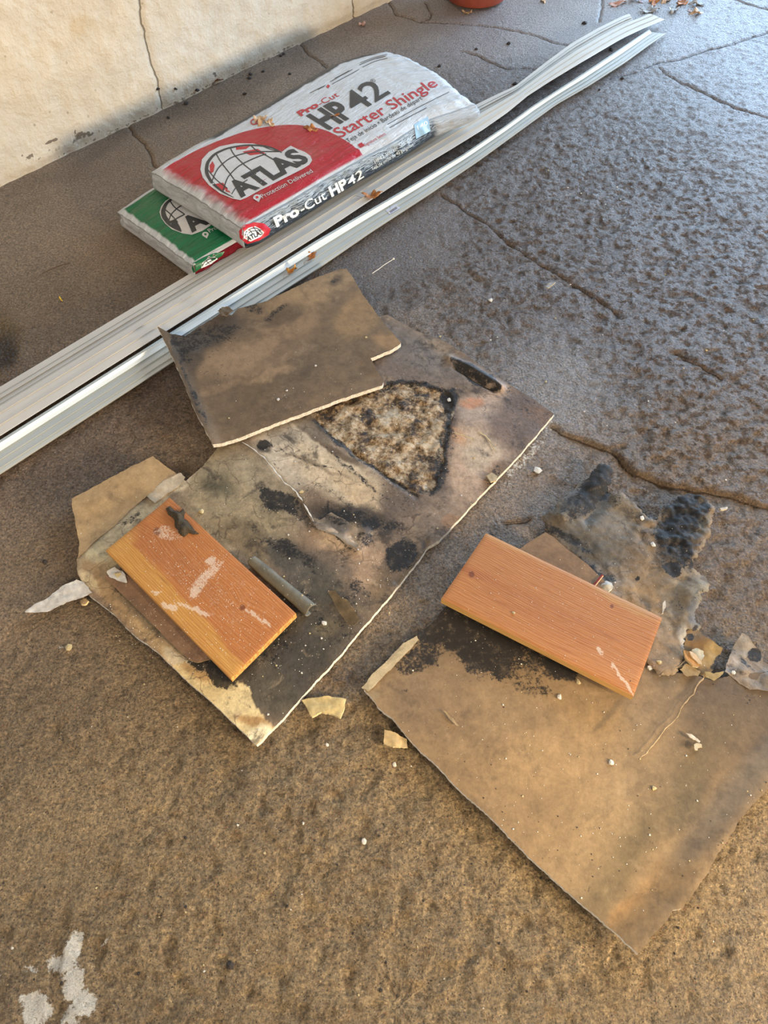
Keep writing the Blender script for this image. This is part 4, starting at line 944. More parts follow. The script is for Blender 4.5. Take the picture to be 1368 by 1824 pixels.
g_bag, g_wr, g_bvh = bag('shingle_bag', 'green shingle bag lying underneath, its end showing at the left', 
    [(207, 372, .061), (262, 336, .061), (400, 257, .061), (520, 188, .061), (600, 146, .061)],
    [(344, 470, .061), (425, 423, .061), (500, 368, .061), (590, 306, .061), (690, 240, .061)],
    [(207, 372, .061), (270, 415, .062), (344, 470, .061)], [(600, 146, .061), (650, 190, .061), (690, 240, .061)], .001, [M_topG, M_frG, M_end, M_blk], .010, seed=5, puff=.002)
ZT = .138
r_bag, r_wr, r_bvh = bag('shingle_bag', 'red and silver shingle bag lying on top, a crumpled end towards the back', 
    [(268, 300, ZT), (330, 262, ZT), (430, 208, ZT), (520, 153, ZT), (590, 112, ZT), (632, 97, ZT), (662, 93, ZT), (688, 90, ZT)],
    [(431, 402, ZT), (480, 372, ZT), (530, 343, ZT), (580, 312, ZT), (628, 284, ZT), (700, 246, ZT), (760, 208, ZT-.003), (815, 190, ZT-.008), (846, 180, ZT-.014)],
    [(268, 300, ZT), (345, 345, ZT+.002), (431, 402, ZT)], [(688, 90, ZT), (726, 98, ZT), (770, 122, ZT-.002), (800, 142, ZT-.005), (822, 165, ZT-.010), (846, 180, ZT-.014)], .073, [M_topR, M_frR, M_end, M_blk], .030, seed=9, puff=.004)

# ---- prints on the bags
def ink(name, rgb, rough=.38): return simple(name, rgb, rough, .10, 80, .0004)
I_blk = ink('black_ink', (44, 46, 48)); I_red = ink('red_ink', (176, 34, 46)); I_sil = ink('silver_ink', (196, 194, 190)); I_wht = ink('white_ink', (222, 230, 232)); I_grn = ink('green_ink', (8, 104, 62)); I_dred = ink('deep_red_ink', (190, 26, 44)); I_blue = ink('pale_blue_ink', (150, 184, 204))
def project(name, V2, Fc, bvh, parent, mat, off, maxe=7.0, label=None):
    bm = bmesh.new()
    vs = [bm.verts.new((p[0], p[1], 0)) for p in V2]
    for f in Fc:
        try: bm.faces.new([vs[i] for i in f])
        except ValueError: pass
    bmesh.ops.triangulate(bm, faces=bm.faces)
    for _ in range(4):
        le = [e for e in bm.edges if e.calc_length() > maxe]
        if not le: break
        bmesh.ops.subdivide_edges(bm, edges=le, cuts=1); bmesh.ops.triangulate(bm, faces=bm.faces)
    bm.verts.ensure_lookup_table(); V = []; ok = []
    for v in bm.verts:
        o_, d_ = ray(v.co.x, v.co.y); h = bvh.ray_cast(o_, d_)
        if h[0] is None: V.append((0, 0, 0)); ok.append(False); continue
        n = h[1] if h[1].dot(d_) < 0 else -h[1]
        V.append(tuple(h[0]+n*off)); ok.append(True)
    Fo = [tuple(v.index for v in f.verts) for f in bm.faces]; bm.free()
    Fo = [f for f in Fo if all(ok[i] for i in f)]
    Fo = [f for f in Fo if max((Vector(V[f[a]])-Vector(V[f[a-1]])).length for a in range(3)) < .05]
    used = sorted({i for f in Fo for i in f}); mp = {a: b for b, a in enumerate(used)}
    if not Fo: return None
    o = mesh_obj(name, [V[i] for i in used], [tuple(mp[i] for i in f) for f in Fo], mat, parent)
    if label: o['label'] = label
    return o
def text_poly(s, offset=0.0, spacing=1.0):
    c = bpy.data.curves.new('t', 'FONT'); c.body = s; c.offset = offset; c.space_character = spacing; c.resolution_u = 3; c.fill_mode = 'FRONT'
    o = bpy.data.objects.new('t', c); COL.objects.link(o)
    dg = bpy.context.evaluated_depsgraph_get(); me = bpy.data.meshes.new_from_object(o.evaluated_get(dg))
    V = [(v.co.x, v.co.y) for v in me.vertices]; Fc = [tuple(p.vertices) for p in me.polygons]
    bpy.data.objects.remove(o); bpy.data.curves.remove(c); bpy.data.meshes.remove(me)
    return np.array(V), Fc
CAPH = text_poly('H')[0][:, 1].max()
def lettering(s, bl, br, upl, upr, bvh, parent, mat, off=.0012, bold=0.0, sp=1.0, label=None, clip=None):
    V, Fc = text_poly(s, bold, sp)
    x = (V[:, 0]-V[:, 0].min())/(V[:, 0].max()-V[:, 0].min()); y = V[:, 1]/CAPH
    bl, br, upl, upr = map(np.array, (bl, br, upl, upr))
    P = bl+(br-bl)*x[:, None]+(upl*(1-x[:, None])+upr*x[:, None])*y[:, None]
    return project('lettering', P, Fc, bvh, parent, mat, off, 6, label)
def poly_print(name, pts, bvh, parent, mat, off, label=None): return project(name, pts, [tuple(range(len(pts)))], bvh, parent, mat, off, 6, label)
def line_print(name, lines, bvh, parent, mat, off, label=None):
    V = []; Fc = []
    for pts, wd in lines:
        # smooth
        P = np.array(pts, float); t = np.linspace(0, len(P)-1, (len(P)-1)*4+1); P = np.stack([np.interp(t, range(len(P)), P[:, i]) for i in (0, 1)], -1)
        for _ in range(2): P[1:-1] = (P[:-2]+2*P[1:-1]+P[2:])/4
        T = np.gradient(P, axis=0); N = np.stack([-T[:, 1], T[:, 0]], -1); N /= np.linalg.norm(N, axis=1)[:, None]+1e-9
        b = len(V); ww = np.array(wd if hasattr(wd, '__len__') else (wd, wd)); w_ = np.interp(np.linspace(0, 1, len(P)), np.linspace(0, 1, len(ww)), ww)
        for p, n, k in zip(P, N, w_): V += [p+n*k/2, p-n*k/2]
        Fc += [(b+2*i, b+2*i+1, b+2*i+3, b+2*i+2) for i in range(len(P)-1)]
    return project(name, V, Fc, bvh, parent, mat, off, 8, label)
z1 = lambda pts: [(180+x/1.954, 70+y/1.954) for x, y in pts]
# red bag: emblem
poly_print('emblem_backing', [(357, 302), (360, 284), (372, 271), (392, 261), (420, 255.5), (450, 256), (478, 262), (494, 267), (502, 271), (510, 265), (518, 260), (530, 266), (543, 271), (553, 278), (556, 286), (551, 294), (538, 302), (500, 321), (464, 339), (440, 352), (428, 357), (414, 354), (392, 345), (372, 330), (361, 316)], r_bvh, r_bag, I_sil, .0009, 'silver backing of the globe emblem')
line_print('globe_emblem', [
    (z1([(462, 552), (420, 530), (385, 500), (366, 465), (370, 430), (395, 400), (440, 380), (500, 369), (560, 371), (600, 380), (630, 396)]), (1, 4.5, 6.5, 4, 2.6, 3.2, 1.5)),
    (z1([(385, 498), (405, 450), (450, 412), (520, 392), (620, 392)]), 2.0), (z1([(425, 528), (440, 480), (480, 440), (540, 412), (575, 400)]), 2.0), (z1([(455, 540), (470, 515), (510, 490)]), 1.6),
    (z1([(400, 398), (418, 430), (450, 470), (475, 505)]), 2.0), (z1([(450, 378), (460, 400), (500, 440), (540, 470)]), 2.0), (z1([(520, 369), (540, 388), (575, 405), (600, 420)]), 2.0), (z1([(372, 455), (400, 490), (440, 520)]), 1.8),
    (z1([(560, 372), (590, 385), (625, 392)]), 1.6)], r_bvh, r_bag, I_blk, .0014, 'black globe grid')
for pz in ([(378, 440), (388, 425), (396, 440), (392, 462), (380, 470)], [(492, 392), (545, 382), (572, 398), (520, 405)], [(395, 505), (425, 500), (452, 536), (420, 525)], [(470, 376), (520, 372), (505, 383), (470, 386)]):
    poly_print('emblem_patch', z1(pz), r_bvh, r_bag, I_red, .0011)
lettering('ATLAS', (428, 352), (552, 285), (-27, -20), (-28, -20), r_bvh, r_bag, I_blk, .0014, .045, 1.0, 'bold black lettering on the silver emblem')
lettering('Protection Delivered', (468, 354), (558, 307), (-5.5, -6), (-5.5, -5.5), r_bvh, r_bag, I_sil, .0012, .004, 1.0, 'small silver lettering on the red print')
def pin(x, y, s, bvh, parent, mat, mat2):
    pts = [(x+math.cos(a)*s, y+math.sin(a)*s*.75) for a in np.linspace(math.radians(150), math.radians(400), 14)]+[(x+s*.45, y+s*1.25)]
    poly_print('pin_print', pts, bvh, parent, mat, .0011)
    poly_print('pin_print', [(x+math.cos(a)*s*.4, y+math.sin(a)*s*.32) for a in np.linspace(0, 6.283, 9)[:-1]], bvh, parent, mat2, .0015)
pin(458, 352, 7, r_bvh, r_bag, I_sil, I_dred)
lettering('Pro', (536, 207.5), (569, 189), (-8, -7), (-8, -7), r_bvh, r_bag, I_red, .0012, .045, 1.0, 'bold red lettering')
lettering('-Cut', (571, 189), (605, 171), (-8, -7), (-8, -7), r_bvh, r_bag, I_red, .0012, .0, 1.0)
lettering('HP', (584, 231), (634, 203), (-37, -23), (-36, -24), r_bvh, r_bag, I_blk, .0012, .04, 1.0, 'large bold black lettering')
lettering('42', (637, 201), (696, 166), (-35, -25), (-34, -26), r_bvh, r_bag, I_blk, .0012, .01, .95)
lettering('\u00ae', (664, 149), (671, 145), (-6, -5), (-6, -5), r_bvh, r_bag, I_blk, .0012)
lettering('Starter Shingle', (607, 246), (781, 152), (-16, -14), (-14, -13), r_bvh, r_bag, I_red, .0012, .008, 1.0, 'large thin red lettering')
lettering('Teja de inicio \u2022 Bardeau de d\u00e9part', (621, 255), (753, 177), (-6, -6), (-5, -6), r_bvh, r_bag, I_blk, .0012, .0, 1.0)
poly_print('square_print', [(637, 258), (644, 254), (650, 260), (642, 264)], r_bvh, r_bag, I_red, .0012)
lettering('Signature Select', (651, 261), (688, 240), (-4, -4), (-4, -4), r_bvh, r_bag, I_red, .0012)
line_print('small_print', [([(552, 166), (580, 152)], .9), ([(566, 160), (578, 154)], .9), ([(592, 150), (640, 124)], 1.0), ([(588, 146), (628, 124)], .9), ([(596, 140), (622, 126)], .8),
    ([(640, 116), (660, 107), (688, 100)], 1.0), ([(642, 112), (662, 104), (690, 97)], .8), ([(646, 120), (668, 109), (690, 104)], .8),
    ([(690, 222), (740, 194), (800, 164)], 1.0), ([(694, 228), (726, 210), (760, 192)], 1.0)], r_bvh, r_bag, I_blk, .0011, 'tiny printed lines')
poly_print('pin_print', [(581, 155), (584, 151), (588, 153), (585, 158)], r_bvh, r_bag, I_red, .0012)
line_print('swirl_print', [([(462, 219), (450, 223), (446, 217), (452, 212), (460, 214), (455, 219)], 2.2)], r_bvh, r_bag, I_red, .0012)
# red bag: front side
lettering('Pro', (492, 404), (534, 381), (-6, -15), (-5, -15), r_bvh, r_bag, I_wht, .0016, .045, 1.0, 'bold white lettering along the dark side')
lettering('-Cut', (537, 380), (582, 353), (-5, -14), (-5, -14), r_bvh, r_bag, I_wht, .0016, .012)
lettering('HP', (590, 350), (620, 333), (-6, -15), (-6, -15), r_bvh, r_bag, I_wht, .0016, .045)
lettering('42', (621, 332), (648, 315), (-4, -14), (-4, -14), r_bvh, r_bag, I_wht, .0016, .01)
lettering('HP42 Starter Shingle', (668, 292), (734, 249), (-3, -6), (-3, -6), r_bvh, r_bag, I_wht, .0016)
lettering('Teja de inicio de 42 pulgadas', (662, 304), (736, 259), (-2, -5), (-2, -5), r_bvh, r_bag, I_wht, .0016)
poly_print('label_patch', [(737, 222), (762, 208), (767, 233), (741, 248)], r_bvh, r_bag, I_blue, .0014, 'pale blue label patch')
lettering('140', (744, 232), (762, 222), (-2, -7), (-2, -7), r_bvh, r_bag, I_wht, .0018, .01)
poly_print('emblem_backing', [(428, 424), (426, 412), (434, 402), (452, 396), (470, 398), (482, 408), (478, 418), (462, 428), (440, 434)], r_bvh, r_bag, I_dred, .0012)
poly_print('emblem_backing', [(434, 424), (434, 413), (442, 406), (454, 403), (464, 408), (470, 414), (464, 422), (446, 430)], r_bvh, r_bag, I_wht, .0015)
line_print('globe_emblem', [([(436, 420), (438, 412), (446, 407), (456, 406), (464, 411)], 1.6), ([(440, 419), (446, 412), (462, 411)], 1.1), ([(444, 408), (450, 418)], 1.1), ([(452, 405), (458, 416)], 1.1)], r_bvh, r_bag, I_blk, .0018)
lettering('ATLAS', (441, 430), (468, 416), (-3, -7), (-3, -7), r_bvh, r_bag, I_blk, .002, .03)
# green bag
z5 = lambda pts: [(190+x/4.886, 280+y/4.886) for x, y in pts]
poly_print('emblem_backing', z5([(460, 480), (475, 430), (510, 385), (560, 350), (620, 335), (740, 345), (820, 400), (960, 540), (900, 600), (830, 645), (740, 678), (660, 665), (570, 630), (510, 580), (475, 530)]), g_bvh, g_bag, I_sil, .0009, 'silver backing of the globe emblem')
line_print('globe_emblem', [(z5([(650, 650), (590, 615), (540, 575), (500, 520), (490, 470), (515, 410), (560, 370), (620, 350), (700, 352)]), (2, 7, 9, 6, 3, 2)), (z5([(540, 560), (560, 500), (620, 440), (700, 400)]), 2.0),
    (z5([(560, 600), (600, 540), (680, 500)]), 2), (z5([(550, 380), (590, 440), (680, 500)]), 2), (z5([(610, 350), (650, 400), (720, 450)]), 2), (z5([(510, 460), (560, 500), (620, 570)]), 2)], g_bvh, g_bag, I_blk, .0014, 'black globe grid')
poly_print('emblem_patch', z5([(545, 560), (600, 540), (640, 610), (655, 648), (590, 612)]), g_bvh, g_bag, I_blk, .0012)
lettering('ATLAS', (341, 414), (462, 349), (-23, -19), (-24, -19), g_bvh, g_bag, I_blk, .0014, .045)
lettering('Protection Delivered', (374, 415), (462, 368), (-5, -5.5), (-5, -5.5), g_bvh, g_bag, I_sil, .0012, .004)
pin(366, 418, 6, g_bvh, g_bag, I_sil, I_grn)
poly_print('emblem_backing', [(342, 478), (344, 469), (362, 459), (380, 452), (400, 448), (396, 455), (384, 462), (366, 472), (345, 486)], g_bvh, g_bag, I_grn, .0012)
poly_print('emblem_backing', [(358, 478), (360, 468), (370, 460), (382, 457), (388, 461), (376, 470)], g_bvh, g_bag, I_wht, .0015)
line_print('globe_emblem', [([(360, 474), (364, 466), (374, 460), (385, 459)], 2.0), ([(366, 472), (374, 465), (384, 461)], 1.2), ([(366, 464), (372, 470)], 1.2), ([(374, 460), (379, 466)], 1.2)], g_bvh, g_bag, I_blk, .0018)

# ------------------------------------------------------------------ terracotta pot, top of frame
def lathe(name, prof, center, mat, parent, n=40):
    V = []; Fc = []
    for (r, z) in prof:
        for k in range(n): a = 2*math.pi*k/n; V.append((center[0]+r*math.cos(a), center[1]+r*math.sin(a), z))
    for i in range(len(prof)-1):
        for k in range(n): Fc.append((i*n+k, i*n+(k+1) % n, (i+1)*n+(k+1) % n, (i+1)*n+k))
    return mesh_obj(name, V, Fc, mat, parent)
pc = U(847, -6, 0)
pot = thing('plant_pot', 'round terracotta plant pot cut off by the top edge', 'plant pot', pc)
M_terra = simple('terracotta', (150, 72, 54), .6, .15, 30, .001)
lathe('pot_body', [(0, .002), (.128, .002), (.136, .008), (.15, .1), (.165, .2), (.175, .25), (.16, .25), (.15, .2), (0, .19)], pc, M_terra, pot)
lathe('rim', [(.176, .25), (.19, .252), (.194, .262), (.194, .30), (.188, .308), (.17, .308), (.162, .30), (.162, .25), (.176, .25)], pc, M_terra, pot)
lathe('soil', [(0, .225), (.08, .229), (.16, .222)], pc, simple('potting_soil', (62, 46, 34), .95, .4, 80, .006), pot)

# ------------------------------------------------------------------ leaves, crumbs, small things
bpy.context.view_layer.update()
dg = bpy.context.evaluated_depsgraph_get()
def drop(x, y):
    o_, d_ = ray(x, y); ok, loc, nrm, idx, ob, mt = S.ray_cast(dg, o_, d_)
    if not ok: return Vector(U(x, y, 0)), Vector((0, 0, 1))
    if nrm.dot(d_) > 0: nrm = -nrm
    return loc, nrm
def leaf_mat(name, a, b):
    q = NT(name); c = q.mix(q.ss(.35, .65, q.noise(60, 5)), L4(a), L4(b)); return q.out(c, .55, q.bump(q.noise(120), .001), .4)
M_lf = [leaf_mat('dry_leaf_brown', (150, 86, 40), (196, 132, 74)), leaf_mat('dry_leaf_tan', (176, 134, 92), (214, 180, 140)), leaf_mat('dry_leaf_amber', (176, 100, 24), (206, 146, 60)), leaf_mat('dry_leaf_pink', (178, 130, 112), (206, 168, 150)), leaf_mat('leaf_yellow', (190, 150, 30), (220, 184, 66)), leaf_mat('dry_leaf_grey', (140, 140, 140), (176, 172, 166)), leaf_mat('leaf_dark', (90, 50, 34), (120, 70, 46))]
def leaf(px, py, size, rot, mi, label, curl=.5, lobes=5, seed=0, group=None, aspect=.7, stem=.5):
    """lobed curled leaf: blade (+ stem part). size in metres"""
    rs = np.random.RandomState(seed+100); n = 40; ring = []
    for k in range(n):
        a = 2*math.pi*k/n; r = (.40+.60*abs(math.cos(a*lobes/2.0))**1.3)*(1+.25*(rs.rand()-.5))
        ring.append((r*math.cos(a), r*math.sin(a)*aspect))
    V = [(0, 0, 0)]; Fc = []
    for s in (.33, .66, 1.0):
        for (x, y) in ring: V.append((x*s, y*s, 0))
    out = []
    for (x, y, z) in V:
        zz = curl*(abs(y)**1.5)*.38+.16*curl*math.sin(x*4+seed)+.09*math.sin(y*9+x*5+seed)
        out.append((x*size*.5, y*size*.5*(1-.35*curl*abs(y)), max(0, zz+.05)*size*.5))
    for k in range(n):
        k2 = (k+1) % n
        Fc.append((0, 1+k, 1+k2))
        for s in range(2): Fc.append((1+s*n+k, 1+(s+1)*n+k, 1+(s+1)*n+k2, 1+s*n+k2))
    p, nr = drop(px, py)
    t = thing('dry_leaf', label, 'leaf', p, group)
    up_ = nr if nr.z > .5 else Vector((0, 0, 1))
    qn = up_.to_track_quat('Z', 'Y')
    t.rotation_euler = (qn @ Euler((0, 0, math.radians(rot))).to_quaternion()).to_euler()
    me = bpy.data.meshes.new('blade'); me.from_pydata(out, [], Fc); finish(me, M_lf[mi], None, None, True, None)
    b = bpy.data.objects.new('blade', me); COL.objects.link(b); b.parent = t; b.location = (0, 0, .0006)
    md = b.modifiers.new('thick', 'SOLIDIFY'); md.thickness = .0004
    if stem:
        V = []; Fc = []; m = 8
        for i in range(m):
            u = i/(m-1); cx = -size*.45-size*stem*u; cy = size*.12*math.sin(u*2.5); cz = .001+size*.10*math.sin(u*3)
            for j in range(4): a = j*math.pi/2; V.append((cx, cy+.0005*math.cos(a), cz+.0005*math.sin(a)+.0005))
        for i in range(m-1):
            for j in range(4): Fc.append((i*4+j, i*4+(j+1) % 4, (i+1)*4+(j+1) % 4, (i+1)*4+j))
        me = bpy.data.meshes.new('stem'); me.from_pydata(V, [], Fc); finish(me, M_lf[6], None, None, True, None)
        s_ = bpy.data.objects.new('stem', me); COL.objects.link(s_); s_.parent = t
    return t
leaf(466, 214, .085, 20, 1, 'tan dry leaf on the silver part of the red bag, above its red print', .9, 5, 1)
leaf(480, 219, .06, 100, 1, 'small tan curled leaf hanging down beside the larger one on the bag', .9, 3, 2, stem=0)
leaf(554, 230, .06, 10, 0, 'brown dry leaf on the bag just left of the big black letters', .6, 4, 3, stem=0)
leaf(598, 206, .04, -20, 0, 'tiny dry leaf lying on the big black letters', .8, 3, 4, aspect=.35, stem=0)
leaf(664, 350, .08, 150, 0, 'brown crumpled leaf on the trim panels in front of the bag', 1.3, 5, 5)
leaf(556, 457, .05, 200, 0, 'small reddish curled leaf on the front trim panel', 1.3, 4, 6)
leaf(522, 484, .06, 210, 2, 'amber dry leaf on the front trim panel near the brown offcut', 1.2, 4, 7)
leaf(386, 144, .06, 20, 6, 'dark brown leaf lying against the foot of the wall', .8, 4, 8, stem=0)
leaf(646, 44, .05, 30, 3, 'pinkish leaf on the floor near the wall, behind the red bag', .8, 3, 9, stem=0)
leaf(832, 24, .06, -20, 1, 'curled tan leaf on the floor in front of the terracotta pot', 1.0, 3, 10, stem=0)
leaf(108, 533, .024, 60, 4, 'tiny yellow leaf on the floor at the left', .4, 2, 11, aspect=.4, stem=.4)
leaf(1098, 8, .10, 30, 3, 'large pinkish curled leaf left of the leaf heap', .9, 3, 12, aspect=.5, stem=0)
pile = [(1132, -1, .09, 0, 6, 'dark red-brown leaf at the left of the heap'), (1165, 4, .10, 40, 0, 'brown leaf in the middle of the heap'), (1185, 1, .09, 80, 1, 'tan leaf in the heap beside the brown one'), (1215, 6, .09, 10, 0, 'brown ragged leaf at the right of the heap'),
        (1156, 20, .10, 10, 5, 'grey scalloped leaf at the front of the heap'), (1200, 19, .08, -10, 5, 'grey-white ragged leaf at the front right of the heap'), (1240, 8, .08, 60, 5, 'whitish leaf at the right end of the heap'), (1240, 24, .07, 0, 1, 'pale tan leaf fallen in front of the heap'), (1205, -9, .08, 30, 2, 'amber leaf at the back of the heap'), (1108, -12, .08, 70, 1, 'tan leaf at the back left of the heap'), (1228, 20, .03, 0, 3, 'small pink leaf fragment before the heap'), (968, 2, .05, 10, 1, 'tan curled leaf between pot and heap')]
for i, (x, y, s, r, m, lb) in enumerate(pile): leaf(x, y, s, r, m, lb, .9, 5 if m == 5 else 4, 20+i, 'leaves in the heap', stem=0)

# crumbs of gypsum
def ico(r, seed, flat=.6):
    bm = bmesh.new(); bmesh.ops.create_icosphere(bm, subdivisions=1, radius=r); rs = random.Random(seed)
    for v in bm.verts: v.co *= rs.uniform(.65, 1.25); v.co.z *= flat
    me = bpy.data.meshes.new('crumb'); bm.to_mesh(me); bm.free(); return me
crm = []
for k in range(10):
    me = ico(1.0, k, .35+.05*(k % 6)); me.materials.append(M_white if k % 3 else M_chip); crm.append(me)
dcm = []
for k in range(4):
    me = ico(1.0, 40+k, .5); me.materials.append(simple('dark_grit', (46, 38, 32), .8)); dcm.append(me)
def hit_root(x, y):
    o_, d_ = ray(x, y); ok, loc, nrm, idx, ob, mt = S.ray_cast(dg, o_, d_)
    if not ok: return None
    while ob.parent: ob = ob.parent
    return ob.original if hasattr(ob, 'original') else ob
def crumb(x, y, r, label, group=None, mesh=None, name='plaster_crumb', cat='crumb', sx=1.0, rot=None, on=None):
    if on and (hit_root(x, y) is None or hit_root(x, y).name not in on): return None
    p, nr = drop(x, y)
    o = bpy.data.objects.new(name, mesh or random.choice(crm)); COL.objects.link(o); o.location = p+nr*r*.25
    o.scale = (r*sx, r, r); o.rotation_euler = (0, 0, math.radians(rot) if rot is not None else random.uniform(0, 6.28))
    o['label'] = label; o['category'] = cat
    if group: o['group'] = group
    return o
named = [(958, 839, .012, 'pale crumb alone on the concrete right of the large sheet'), (359, 912, .008, 'pale cube-like crumb at the far edge of the left plank'), (1163, 971, .007, 'white crumb on the black torn paper'), (1144, 923, .006, 'small elongated crumb at the top of the torn paper'),
    (1158, 1190, .006, 'white crumb just right of the right plank, nearer the plank'), (1174, 1180, .006, 'white crumb right of the plank, farther one of the pair'), (1306, 1198, .005, 'small crumb by the small grey scrap at right'), (1088, 1359, .006, 'lone white crumb in the middle of the tan sheet'),
    (1165, 1404, .005, 'small white crumb low on the tan sheet'), (496, 712, .005, 'white crumb on the brown offcut, towards its lower edge'), (652, 601, .004, 'white crumb near the right end of the brown offcut'), (562, 652, .004, 'cream crumb in the middle of the brown offcut'), (511, 696, .004, 'tan crumb just above the white one on the offcut'),
    (800, 713, .008, 'white chip at the dark hole in the large sheet'), (649, 1499, .006, 'white crumb alone on the lower concrete'), (583, 1327, .004, 'tiny white crumb below the cream fragment'), (702, 1362, .006, 'white crumb below the tan fragment'), (873, 535, .008, 'pale round crumb on the bluish concrete'), (784, 600, .004, 'tiny crumb beyond the large sheet'),
    (537, 876, .006, 'white chip at the torn cream edge on the large sheet'), (123, 1153, .009, 'white smear of plaster left of the large sheet'), (210, 1024, .008, 'white chip left of the plank'), (578, 1110, .006, 'ochre crumb on the dark lower part of the large sheet'), (693, 1092, .003, 'tiny pale crumb by the right edge of the sheet'), (1030, 1215, .006, 'white crumb in front of the right plank'),
    (996, 1242, .006, 'tan crumb in front of the right plank'), (1258, 624, .004, 'tiny white crumb far right on the concrete'), (915, 1092+0, .004, 'white crumb on the face of the right plank'), (408, 745, .003, 'tiny crumb on the offcut near its front left corner')]
for x, y, r, lb in named: crumb(x, y, r, lb)
rs = random.Random(11)
for k in range(170):
    x, y = rs.uniform(180, 900), rs.uniform(680, 1300)
    crumb(x, y, rs.uniform(.0010, .0030), 'tiny white plaster crumb lying on the large mouldy sheet', 'tiny crumbs on the large sheet', on=[mid.name])
for k in range(80):
    x, y = rs.uniform(680, 1360), rs.uniform(1000, 1640)
    crumb(x, y, rs.uniform(.0008, .0022), 'tiny white plaster crumb lying on the tan sheet', 'tiny crumbs on the tan sheet', on=[rgt.name])
for k in range(44):
    x, y = rs.uniform(20, 1340), rs.uniform(1180, 1800)
    crumb(x, y, rs.uniform(.0012, .0028), 'tiny pale grain on the lower concrete', 'grains on the lower floor', on=['floor'])
for k in range(40):
    x, y = rs.uniform(720, 1350), rs.uniform(260, 860)
    crumb(x, y, rs.uniform(.0015, .0035), 'tiny pale grain on the bluish concrete', 'grains on the far floor', on=['floor'])
for k, (x, y) in enumerate([(312, 158), (332, 185), (436, 168), (446, 133), (468, 128), (500, 100), (516, 132), (444, 140), (505, 97), (280, 158), (300, 210), (350, 160)]):
    crumb(x, y, rs.uniform(.006, .011), 'dark spot of dirt on the floor between wall and bags', 'dirt specks along the wall', dcm[k % 4], 'dirt_speck', 'dirt')
for k in range(60):
    x, y = rs.uniform(20, 1340), rs.uniform(1250, 1800)
    crumb(x, y, rs.uniform(.0015, .0035), 'tiny dark grit on the lower concrete', 'dark grit on the lower floor', dcm[k % 4], 'dirt_speck', 'dirt', on=['floor'])
for x, y, r, lb in [(410, 1722, .008, 'dark lump on the bottom concrete, left of centre'), (1040, 42, .012, 'dark clod on the floor left of the trim ends'), (906, 78, .011, 'grey pebble on the floor behind the trim'), (848, 88, .008, 'dark speck on the floor beyond the red bag'), (783, 118, .010, 'brown clod near the corner of the red bag'),
                    (918, 150, .012, 'brown clod against the rearmost trim panel'), (1088, 90, .012, 'dark clod between the two trim tails'), (1068, 160, .006, 'brown crumb beside the front trim tail'), (1108, 140, .008, 'ochre pebble on the bluish concrete'), (80, 1002, .007, 'dark shred left of the large sheet'), (1041, 158, .006, 'tan crumb under the trim tail')]:
    crumb(x, y, r, lb, None, dcm[0], 'dirt_speck', 'dirt')

# bigger plaster fragments (slabs)
def fragment(name, label, outline, z, thick, rgb, seed, cat='plaster fragment', mat=None):
    t = thing(name, label, cat, U(*np.mean(outline, 0), 0))
    sheet(t, outline, [(outline[0][0], outline[0][1], z), (outline[1][0], outline[1][1], z), (outline[2][0], outline[2][1], z+1e-5)], .004, thick, .0015,
          lambda x, y, px, py, e: (fbm(x, y, 70, 3, seed)-.5)*.005, lambda px, py, x, y: paint(px, py, rgb, []), None, mat or M_paper, M_chip, face_name='torn_face', core_name='broken_edge', seed=seed)
fragment('plaster_fragment', 'cream crescent-shaped plaster fragment in front of the large sheet', [(537, 1247), (556, 1242), (588, 1240), (616, 1244), (613, 1262), (606, 1278), (586, 1271), (572, 1268), (556, 1277), (547, 1262)], .011, .009, (208, 184, 128), 3)
fragment('plaster_fragment', 'small tan rectangular fragment beside the edge of the tan sheet', [(685, 1300), (706, 1306), (725, 1316), (726, 1331), (700, 1330), (684, 1324)], .010, .008, (206, 176, 124), 4)
fragment('plaster_fragment', 'thin white sliver pointing down at the end of the right plank', [(1181, 1074), (1185, 1070), (1186, 1080), (1182, 1092), (1179, 1093)], .024, .003, (226, 216, 200), 5)
fragment('plaster_fragment', 'white sliver lying on the dark part of the tan sheet', [(1222, 1306), (1232, 1308), (1248, 1320), (1246, 1323), (1230, 1314)], .021, .002, (216, 206, 192), 6)
fragment('plaster_fragment', 'grey forked shred below the white sliver on the tan sheet', [(1236, 1326), (1240, 1324), (1250, 1326), (1251, 1331), (1243, 1332), (1243, 1336), (1238, 1336)], .021, .002, (196, 184, 160), 7)
fragment('wood_splinter', 'orange wood splinter in the hole at the torn edge of the tan sheet', [(1218, 1158), (1226, 1160), (1240, 1174), (1247, 1184), (1244, 1188), (1234, 1186), (1222, 1172)], .024, .006, (214, 158, 92), 8, 'splinter')
fragment('wood_splinter', 'pale wood splinter beside the orange one in the hole', [(1228, 1160), (1236, 1164), (1250, 1178), (1251, 1184), (1244, 1182), (1234, 1172)], .026, .004, (226, 196, 158), 9, 'splinter')
fragment('plaster_fragment', 'cream chunk in the hole behind the splinters', [(1232, 1158), (1240, 1154), (1254, 1160), (1255, 1168), (1248, 1176), (1240, 1170)], .022, .006, (204, 192, 162), 10)
fragment('plaster_fragment', 'thin ochre splinter lying on the tan sheet, left part', [(790, 1266), (794, 1266), (806, 1278), (817, 1292), (813, 1292), (800, 1280)], .0185, .002, (170, 146, 110), 12)
fragment('plaster_fragment', 'small tan chip beside the white strip, at the left corner of the large sheet', [(143, 1070), (152, 1066), (158, 1070), (152, 1076), (145, 1077)], .008, .006, (176, 146, 104), 13)
fragment('plaster_fragment', 'curved white shred on the torn paper edge at far right', [(1282, 905), (1290, 905), (1296, 903), (1294, 907), (1284, 908)], .006, .004, (220, 214, 204), 14)
